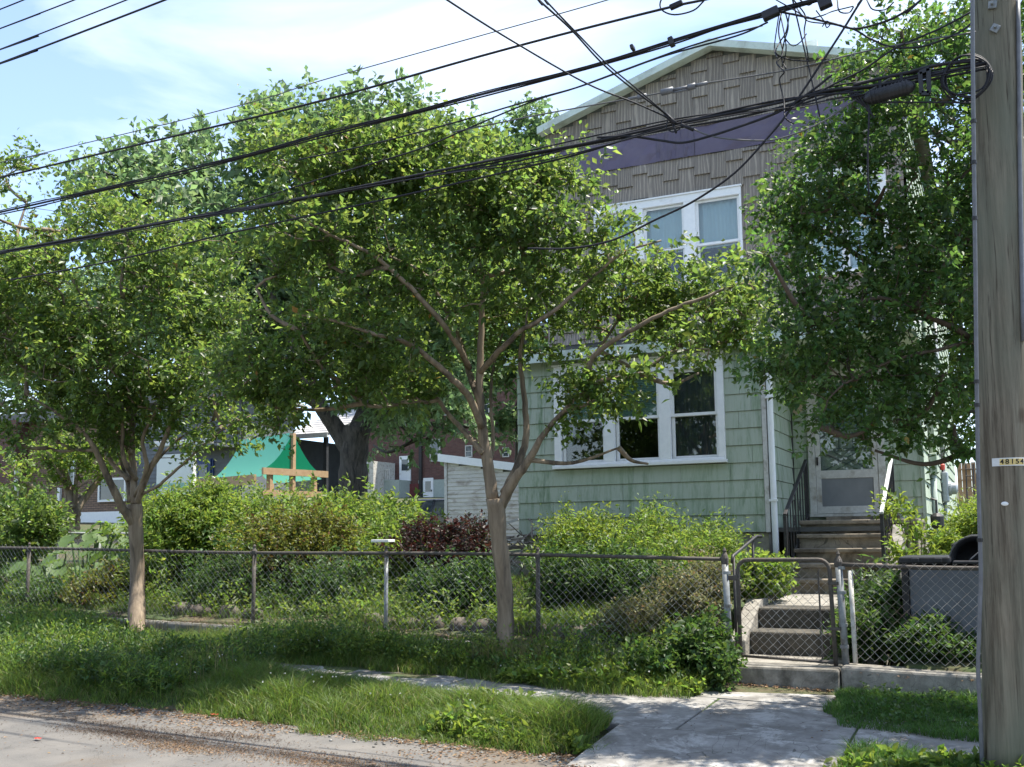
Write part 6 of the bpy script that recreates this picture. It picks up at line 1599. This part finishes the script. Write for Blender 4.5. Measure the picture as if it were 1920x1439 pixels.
YLB = PK(120, 920, 40)[1]
c = P(60, 990, YLB)
lb_ = thing('brown_brick_house', 'brown brick house with white downspout at the far left', 'house', (c[0], YLB, c[2]))
fbox(-260, 237, 800, 968, YLB, -.02, 8).build('wall', M['brownbrick'], lb_)
fbox(-262, 240, 966, 1000, YLB, .12, 7).build('base_band', M['white'], lb_)
fbox(-264, 242, 784, 800, YLB, .5, 8.2).build('roof', M['roof'], lb_)
fbox(-260, 24, 800, 968, YLB-.6, 0, .57).build('porch_wall', M['maroon'] if False else M['redbrick'], lb_)
d_ = MB().tube([P(18, 855, YLB-.7), P(27, 858, YLB-.7), P(29, 870, YLB-.7), P(32, 950, YLB-.7)], .075, 8).build('downspout', M['white'], lb_, smooth=True)
fwindow(lb_, 186, 238, 898, 942, YLB, 4, False); fwindow(lb_, 129, 141, 862, 915, YLB, 1.6, False)
fbox(110, 115, 915, 950, YLB, .1, 0).build('pipe', M['white'], lb_)
fwindow(lb_, -60, -36, 830, 870, YLB, 2)

# back-left garden fence with a white rail
q0, q1 = PK(108, 1000, 17.5), PK(262, 1001, 18.5)
bf = thing('garden_fence', 'low chain-link fence with pale top rail behind the burdock', 'fence', (q0[0], q0[1], q0[2]-.9))
MB().tube([q0, q1], .022, 8).build('top_rail', M['galv'], bf, smooth=True)
for q in (q0, (q0+q1)/2, q1): MB().tube([(q[0], q[1], q[2]-1.0), q], .025, 8).build('post', M['galv'], bf, smooth=True)
cm = MB(); n = 30
for i in range(-12, n):
    for s in (1, -1):
        a0_, b0_ = (i/n, (i+12)/n) if s > 0 else ((i+12)/n, i/n)
        za, zb2 = 0.0, 1.0
        ts = [t for t in np.linspace(0, 1, 13) if 0 <= a0_+(b0_-a0_)*t <= 1]
        if len(ts) > 1:
            pts = [q0+(q1-q0)*(a0_+(b0_-a0_)*t)+np.array([0, .004*s, -.95+.95*t]) for t in (ts[0], ts[-1])]
            cm.tube(pts, .003, 3, False)
o = cm.build('chain_link', M['chain'], bf); o['kind'] = 'stuff'

# ------------------------------------------------------------------ cedar fence and ladder at far right
YF = PK(1815, 910, 34)[1]
zf0, zf1 = P(1815, 953, YF)[2], P(1815, 868, YF)[2]
xf0, xf1 = P(1796, 910, YF)[0], P(1930, 910, YF)[0]
cf = thing('cedar_fence', 'orange cedar plank fence beyond the side wall', 'fence', (xf0, YF, zf0))
x = xf0; 
while x < xf1:
    w_ = .145; MB().box(x, x+w_-.008, YF+random.uniform(-.006, .006), YF+.025, zf0-.5, zf1+random.uniform(-.02, .02)).build('plank', M['cedar'], cf); x += w_
for z in (zf0+.3, (zf0+zf1)/2+.15, zf1-.25): MB().box(xf0, xf1, YF-.045, YF-.008, z, z+.05).build('rail', M['cedar'], cf)
ldr = thing('ladder', 'rusty metal ladder leaning on the cedar fence', 'ladder', (P(1820, 950, YF-.3)[0], YF-.3, zf0))
la, lb2 = P(1814, 950, YF-.3)[0], P(1828, 950, YF-.3)[0]
for x in (la, lb2): MB().bar((x, YF-.35, zf0-.2), (x+.02, YF-.08, zf1-.05), .045, .035).build('rail', M['rust'], ldr)
for py in (880, 893, 915, 938): 
    z = P(1820, py, YF-.2)[2]; MB().tube([(la, YF-.25, z), (lb2, YF-.25, z)], .022, 6).build('rung', M['rust'], ldr)

# ------------------------------------------------------------------ edging stones and litter
r_ = np.random.default_rng(3)
STL = ['fieldstone behind fence just left of the second fence post', 'fieldstone behind fence midway along the second bay', 'fieldstone hard against the third fence post', 'fieldstone behind fence left of the bright galvanised post', 'fieldstone at the foot of the bright galvanised post',
       'first fieldstone right of the bright galvanised post', 'fieldstone under left edge of the red maple bush', 'fieldstone beneath the middle of the red maple bush', 'fieldstone beside left edge of the central trunk', 'fieldstone close to right side of the central trunk',
       'fieldstone at the foot of the rusty post right of central trunk', 'first fieldstone right of the rusty post near central trunk', 'second fieldstone right of the rusty post near central trunk', 'rightmost fieldstone in the bed before the pale bush', 'leftmost fieldstone in the bed near the left street tree']
for i, px in enumerate((385, 430, 478, 690, 735, 770, 815, 860, 905, 985, 1010, 1060, 1090, 1120, 340)):
    q = P(px+r_.uniform(-10, 10), 1175, 10.42); gz = float(ground_z(q[0], q[1]))
    mb = MB(); sx_, sy_, sz_ = r_.uniform(.12, .2), r_.uniform(.09, .13), r_.uniform(.07, .12)
    bmv = []; nu, nv = 10, 6; ph = r_.uniform(0, 6)
    for a in range(1, nv):
        for b in range(nu):
            th_, fi = math.pi*a/nv, 2*math.pi*b/nu
            k_ = 1+.16*math.sin(3*fi+ph)*math.sin(th_)+.1*math.sin(5*fi+2*th_+ph)
            bmv.append((q[0]+sx_*k_*math.sin(th_)*math.cos(fi), q[1]+sy_*k_*math.sin(th_)*math.sin(fi), gz+.03+sz_*k_*math.cos(th_)))
    t0 = len(bmv); bmv += [(q[0], q[1], gz+.03+sz_), (q[0], q[1], gz+.03-sz_)]
    fs = [(a*nu+b, (a+1)*nu+b, (a+1)*nu+(b+1) % nu, a*nu+(b+1) % nu) for a in range(nv-2) for b in range(nu)]
    fs += [(t0, b, (b+1) % nu) for b in range(nu)]+[(t0+1, (nv-2)*nu+(b+1) % nu, (nv-2)*nu+b) for b in range(nu)]
    mb.add(bmv, fs).solo('stone', M['stone'], STL[i], 'stone', 'edging stones behind the fence', smooth=True)
def wrapper(name, label, px, py, mat, s):
    q = PZ(px, py, 0.0)
    for _ in range(4): q = PZ(px, py, float(max(street(q[0]), ground_z(q[0], q[1])))+.012)
    mb = MB(); vs = []
    for i in range(5):
        for j in range(4): vs.append((q[0]+s*(i-2)*.5+.01*math.sin(i*3+j), q[1]+s*(j-1.5)*.4, q[2]+.35*s*abs(math.sin(i*1.7+j*2.3))))
    mb.add(vs, [(i*4+j, (i+1)*4+j, (i+1)*4+j+1, i*4+j+1) for i in range(4) for j in range(3)])
    mb.solo(name, M[mat], label, 'litter')
wrapper('wrapper', 'crumpled orange wrapper in the grass at far left', 33, 1258, 'orangep', .05)
wrapper('wrapper', 'small red wrapper in the gutter below the weeds', 401, 1341, 'redp', .035)
wrapper('wrapper', 'small red scrap on the open asphalt at left', 70, 1386, 'redp', .03)
wrapper('wrapper', 'white paper scrap in the weeds left of the gate', 1210, 1280, 'white', .04)
# ------------------------------------------------------------------ grass, weeds, litter
def area_pts(n, x0, x1, yf0, yf1, dens=None):
    x = rng.uniform(x0, x1, n); t = rng.random(n)
    y = yf0(x)+(yf1(x)-yf0(x))*t
    k = np.ones(n, bool) if dens is None else (rng.random(n) < dens(x, y))
    x, y = x[k], y[k]
    return np.stack([x, y, ground_z(x, y)+.01], 1)
def edge(x, f=2.0, s=0): return .10*np.sin(x*f+s)+.06*np.sin(x*f*2.7+1.3+s)+.04*np.sin(x*f*6.1+s)

def plants(pts, h, lean, w): return blades(pts, lean, h*np.ones(len(pts)), w)

def merge(parts):
    V, T, n = [], [], 0
    for v, t in parts: V.append(v); T.append(t+n); n += len(v)
    return np.vstack(V), np.vstack(T)

verge_in = lambda x: KY-.10+edge(x, 1.7)*.9+.05*np.sin(x*13)+.03*np.sin(x*29)
def verge_out(x):
    # the sidewalk is swallowed by weeds to the left
    return np.interp(x, [-17, -7.3, -6.4, -5, -3.6, -2.85, -2.7], [9.2, 9.0, 8.45, 8.25, 8.05, 7.85, 7.1]) + edge(x, 2.3, 2)*.6
back_in = lambda x: np.interp(x, [-17, -7.3, -6.2, -4.9, -3.8, -3.0, -2.5], [8.9, 8.9, 9.1, 9.05, 8.8, 8.85, 9.0]) + edge(x, 2.1, 4)*.6
back_out = lambda x: 9.88+0*x
rng = np.random.default_rng(91)
a = area_pts(105000, -16, -2.68, verge_in, verge_out)
b = area_pts(52000, -16, -2.52, back_in, back_out)
tall = snoise(a, 1.6, 5)
def rim(p, f0_, f1_, w=.35): return np.clip(np.minimum(p[:, 1]-f0_(p[:, 0]), f1_(p[:, 0])-p[:, 1])/w, 0, 1)
ga = plants(a, (.06+.11*rim(a, verge_in, verge_out))*np.interp(a[:, 0], [-8.5, -6.5], [1.3, .95])*np.clip(1+.5*tall+.6*snoise(a, 6, 6), .25, 2.2), .95, .0062); gb = plants(b, (.08+.12*rim(b, back_in, back_out))*(1+.5*snoise(b, 2.0, 6)), .9, .0062)
V, T = merge([ga, gb])
np_mesh('grass', V, T, M['grass'], kind='stuff', origin=(-5, 6.3, .08))
c = area_pts(60000, -1.5, 6, lambda x: 8.35-.12*(x+1)+edge(x, 3)*.3, lambda x: 9.84+0*x, None)
c = c[c[:, 0] > -1.33+.22*np.clip(8.9-c[:, 1], 0, 1)+.05*np.sin(c[:, 1]*9)]
d = area_pts(16000, -1.5, 1.6, lambda x: KY+.0+edge(x, 2)*.2, lambda x: 7.55+edge(x, 3)*.5+.1*(x+1), None)
d = d[d[:, 0] > -1.3+.4*np.clip(d[:, 1]-7.1, 0, 1)]
V, T = merge([plants(c, .08+.045*snoise(c, 5, 2), .8, .0062), plants(d, .11+.05*snoise(d, 4, 2), .9, .007)])
np_mesh('lawn_grass', V, T, M['grassD'], kind='stuff', origin=(1.5, 6.6, .08))
# yard grass behind the fence
e = area_pts(60000, -17, -2.6, lambda x: 10.22+0*x, lambda x: 13.9+0*x)
e = e[(snoise(e, 1.9, 77)+.4*snoise(e, 5, 78)) > -.15]
V, T = merge([plants(e, (.2+.12*np.clip(snoise(e, 1.5, 9), -1, 1))*np.where(e[:, 0] < -9, .45, 1), .8, .008)])
np_mesh('garden_grass', V, T, M['grass'], kind='stuff', origin=(-6, 9.5, .5))
f_ = area_pts(30000, -.85, 10, lambda x: 10.3+0*x, lambda x: 30+0*x)
V, T = plants(f_, .3, .15, .014)
np_mesh('side_grass', V, T, M['grass'], kind='stuff', origin=(3, 12, .5))

# broad-leaved weeds in clumps
def weeds(name, pts, hgt, nl, llen, mat, wr, org, up=.6, spread=.9):
    ax = unit(np.array([0, 0, 1.0])+rng.normal(size=pts.shape)*.25)
    p = pts+np.stack([0*hgt, 0*hgt, hgt*.55], 1)
    V, T = spray_leaves(p, ax, nl, hgt*1.0, llen, spread, wr, up, jit=.35)
    # stems
    bV, bT = blades(pts, .02, hgt, .006)
    V, T = merge([(V, T), (bV, bT)])
    np_mesh(name, V, T, mat, kind='stuff', origin=org)
def tall_h(p, lo, hi, f, s): return lo+(hi-lo)*np.clip(.5+.6*snoise(p, f, s), 0, 1)
w1 = area_pts(5600, -16, -6.9, lambda x: 7.12+edge(x)*.6, lambda x: 9.85+0*x)
w1b = area_pts(1100, -7, -3.0, lambda x: 9.15+edge(x)*.3, lambda x: 9.86+0*x)
w1c = area_pts(300, -9, -7.2, lambda x: 7.2+0*x, lambda x: 8.5+0*x)
w1d = area_pts(700, -12, -4.7, lambda x: 9.62+0*x, lambda x: 9.87+0*x)
w1 = np.vstack([w1, w1b, w1c, w1d])
hw = tall_h(w1, .06, .42, 1.5, 15)*np.interp(w1[:, 0], [-11, -8.5], [.6, 1])*rng.uniform(.5, 1.25, len(w1))
kk = rng.random(len(w1)); kk = kk+.35*snoise(w1, 1.1, 44)
weeds('weeds', w1[kk < .55], hw[kk < .55], 20, .055, M['leafD'], .17, (-9, 8, .1), spread=.75)
weeds('pale_weeds', w1[kk >= .55], hw[kk >= .55]*1.05, 20, .06, M['leafW'], .14, (-9, 8.2, .1), spread=.6)
w2 = area_pts(420, -4.1, -2.75, lambda x: KY+.05+edge(x)*.2, lambda x: verge_out(x)-.03)
w2 = w2[snoise(w2, 2.4, 8) > .0]
w2b = area_pts(200, -2.9, -2.5, lambda x: 9.1+0*x, lambda x: 9.85+0*x)
w2c = area_pts(480, -1.15, 1.5, lambda x: KY+.05+0*x, lambda x: 7.5+.1*x)
w2d = area_pts(420, -4.4, -2.8, lambda x: 8.95+0*x, lambda x: 9.8+0*x)
w2 = np.vstack([w2, w2b, w2c, w2d])
weeds('broad_weeds', w2, tall_h(w2, .04, .13, 2, 16)*rng.uniform(.5, 1.3, len(w2)), 10, .075, M['leafW'], .26, (-1, 8, .08))
w3 = area_pts(300, -1.15, 1.6, lambda x: 8.4+0*x, lambda x: 9.8+0*x)
weeds('clover', w3, tall_h(w3, .05, .12, 3, 17), 10, .035, M['leafD'], .4, (1.5, 7, .08))
w4 = area_pts(1100, -17, -2.8, lambda x: 10.25+0*x, lambda x: 11.6+0*x)
hw = tall_h(w4, .1, .45, 1.2, 18)*np.where(w4[:, 0] < -9, .5, 1)*rng.uniform(.5, 1.2, len(w4))
weeds('garden_weeds', w4, hw, 18, .075, M['leafW'], .18, (-8, 10.8, .4))
w5 = area_pts(260, -1.25, .2, lambda x: 10.2+0*x, lambda x: 10.5+0*x)
weeds('bin_weeds', w5, tall_h(w5, .05, .18, 2, 19), 12, .06, M['leafD'], .25, (1.3, 8.1, .2))
w6 = np.vstack([area_pts(120, -4.9, -4.1, lambda x: 9.35+0*x, lambda x: 9.85+0*x), area_pts(130, -12, -2.8, lambda x: 9.2+0*x, lambda x: 9.85+0*x), area_pts(90, -12, -6.8, lambda x: 7.3+0*x, lambda x: 9+0*x)])
V, T = plants(np.repeat(w6, 8, 0)+rng.normal(size=(len(w6)*8, 3))*[.03, .03, 0], .34, .17, .006)
np_mesh('seed_grass', V, T, leaf_mat('seed_grass', (.16, .15, .06), (.28, .27, .1), .35, .03, .35, .6), kind='stuff', origin=(-2.6, 7.3, .08))
# clover flowers
fl_ = np.vstack([area_pts(90, -12, -6.5, lambda x: 7.2+0*x, lambda x: 9.3+0*x), area_pts(25, -6, -2.9, lambda x: 7.0+0*x, lambda x: 7.9+0*x), area_pts(60, -4.4, -2.8, lambda x: 9.0+0*x, lambda x: 9.8+0*x)])
fl_[:, 2] += tall_h(fl_, .12, .3, 1.3, 15)
p = np.repeat(fl_, 6, 0); V, T = leaf_arrays(p, rng.normal(size=p.shape)+[0, 0, .3], rng.normal(size=p.shape), np.full(len(p), .011), .45)
np_mesh('clover_flowers', V, T, M['flower'], kind='stuff', origin=(-5, 6.5, .2))

# dry litter along the gutter, on the road and under the fence
def litter(n, x0, x1, ymean, ysd, z=.006, size=.03, cl=None):
    x = rng.uniform(x0, x1, n); y = ymean+rng.normal(size=n)*ysd
    p = np.stack([x, y, np.zeros(n)+z+rng.random(n)*.012], 1)
    if cl is not None: p = p[cl(p)]
    p[:, 2] += np.where(p[:, 1] < KY, street(p[:, 0]), np.where(z > .2, street(p[:, 0])+.08, ground_z(p[:, 0], p[:, 1])))
    d = rng.normal(size=p.shape)*[1, 1, .12]
    nr = np.array([0, 0, 1.0])+rng.normal(size=p.shape)*.35
    return leaf_arrays(p, d, nr, size*(.4+1.0*rng.random(len(p))), .22)
patch = lambda f, s, t: (lambda p: snoise(p*[1, 2.2, 1], f, s) > t)
parts = [litter(4200, -14, -2.6, KY-.14, .07, cl=patch(1.6, 3, -.45)), litter(2200, -9, -2.3, KY-.35, .15, cl=patch(1.4, 4, .1)), litter(14000, -8, -2.5, 6.1, .35, size=.022, cl=patch(1.1, 31, .38)), litter(1800, -12, -1, 5.9, .6, size=.02),
         litter(900, -2.8, -1.0, 6.6, .06), litter(2200, -16, -2.5, FY, .1, z=.30), litter(700, -1.3, .3, 9.98, .08, z=.25), litter(300, -2.4, -1.4, 9.75, .06, z=.02), litter(1300, -4.6, -2.5, 9.9, .09, z=.26, cl=patch(1.2, 6, -.2)), litter(200, -2.7, .2, 8.0, .4, z=.03, size=.02)]
def heap(px, py, rx, ry, n, sz):
    c_ = PZ(px, py, .1); c_ = PZ(px, py, float(street(c_[0])))
    a = rng.normal(size=(n, 2))*[rx, ry]; p = np.stack([c_[0]+a[:, 0]+a[:, 1]*.6, c_[1]+a[:, 1], np.zeros(n)], 1)
    p[:, 2] = street(p[:, 0])+.003+rng.random(n)*.008
    return leaf_arrays(p, rng.normal(size=p.shape)*[1, 1, .1], np.array([0, 0, 1.0])+rng.normal(size=p.shape)*.25, sz*(.4+rng.random(n)), .3)
parts += [heap(350, 1403, .28, .10, 2600, .013), heap(640, 1434, .45, .12, 4200, .013), heap(500, 1410, .35, .08, 900, .012), heap(1180, 1432, .3, .05, 900, .02)]
V, T = merge(parts)
hd = [heap(250, 1378, .38, .10, 5200, .012), heap(420, 1380, .3, .06, 1500, .012), heap(180, 1355, .5, .06, 1600, .012)]
np_mesh('road_dirt', *merge(hd), leaf_mat('brown_dirt', (.085, .055, .033), (.08, .05, .03), .4, .02, .15, .9), kind='stuff', origin=(-6, 6, .1))
np_mesh('dry_litter', V, T, M['straw'], kind='stuff', origin=(-4, 5.4, 0))
# small pebbles in the gutter
pv, pt, n0 = [], [], 0
ico = np.array([(0, 0, 1), (.9, 0, .1), (.2, .8, 0), (-.8, .5, .1), (-.7, -.6, 0), (.3, -.9, .1), (0, 0, -.6)])
icf = np.array([(0, 1, 2), (0, 2, 3), (0, 3, 4), (0, 4, 5), (0, 5, 1), (6, 2, 1), (6, 3, 2), (6, 4, 3), (6, 5, 4), (6, 1, 5)])
for i in range(700):
    s = random.uniform(.006, .022); gx = random.uniform(-14, -.8); c_ = np.array([gx, KY-.14+random.gauss(0, .1), .005+float(street(gx))])
    pv.append(ico*s*np.array([1, random.uniform(.6, 1), .5])+c_); pt.append(icf+n0); n0 += 7
np_mesh('gutter_gravel', np.vstack(pv), np.vstack(pt), M['kerbm'], kind='stuff', origin=(-4, 5.57, 0))
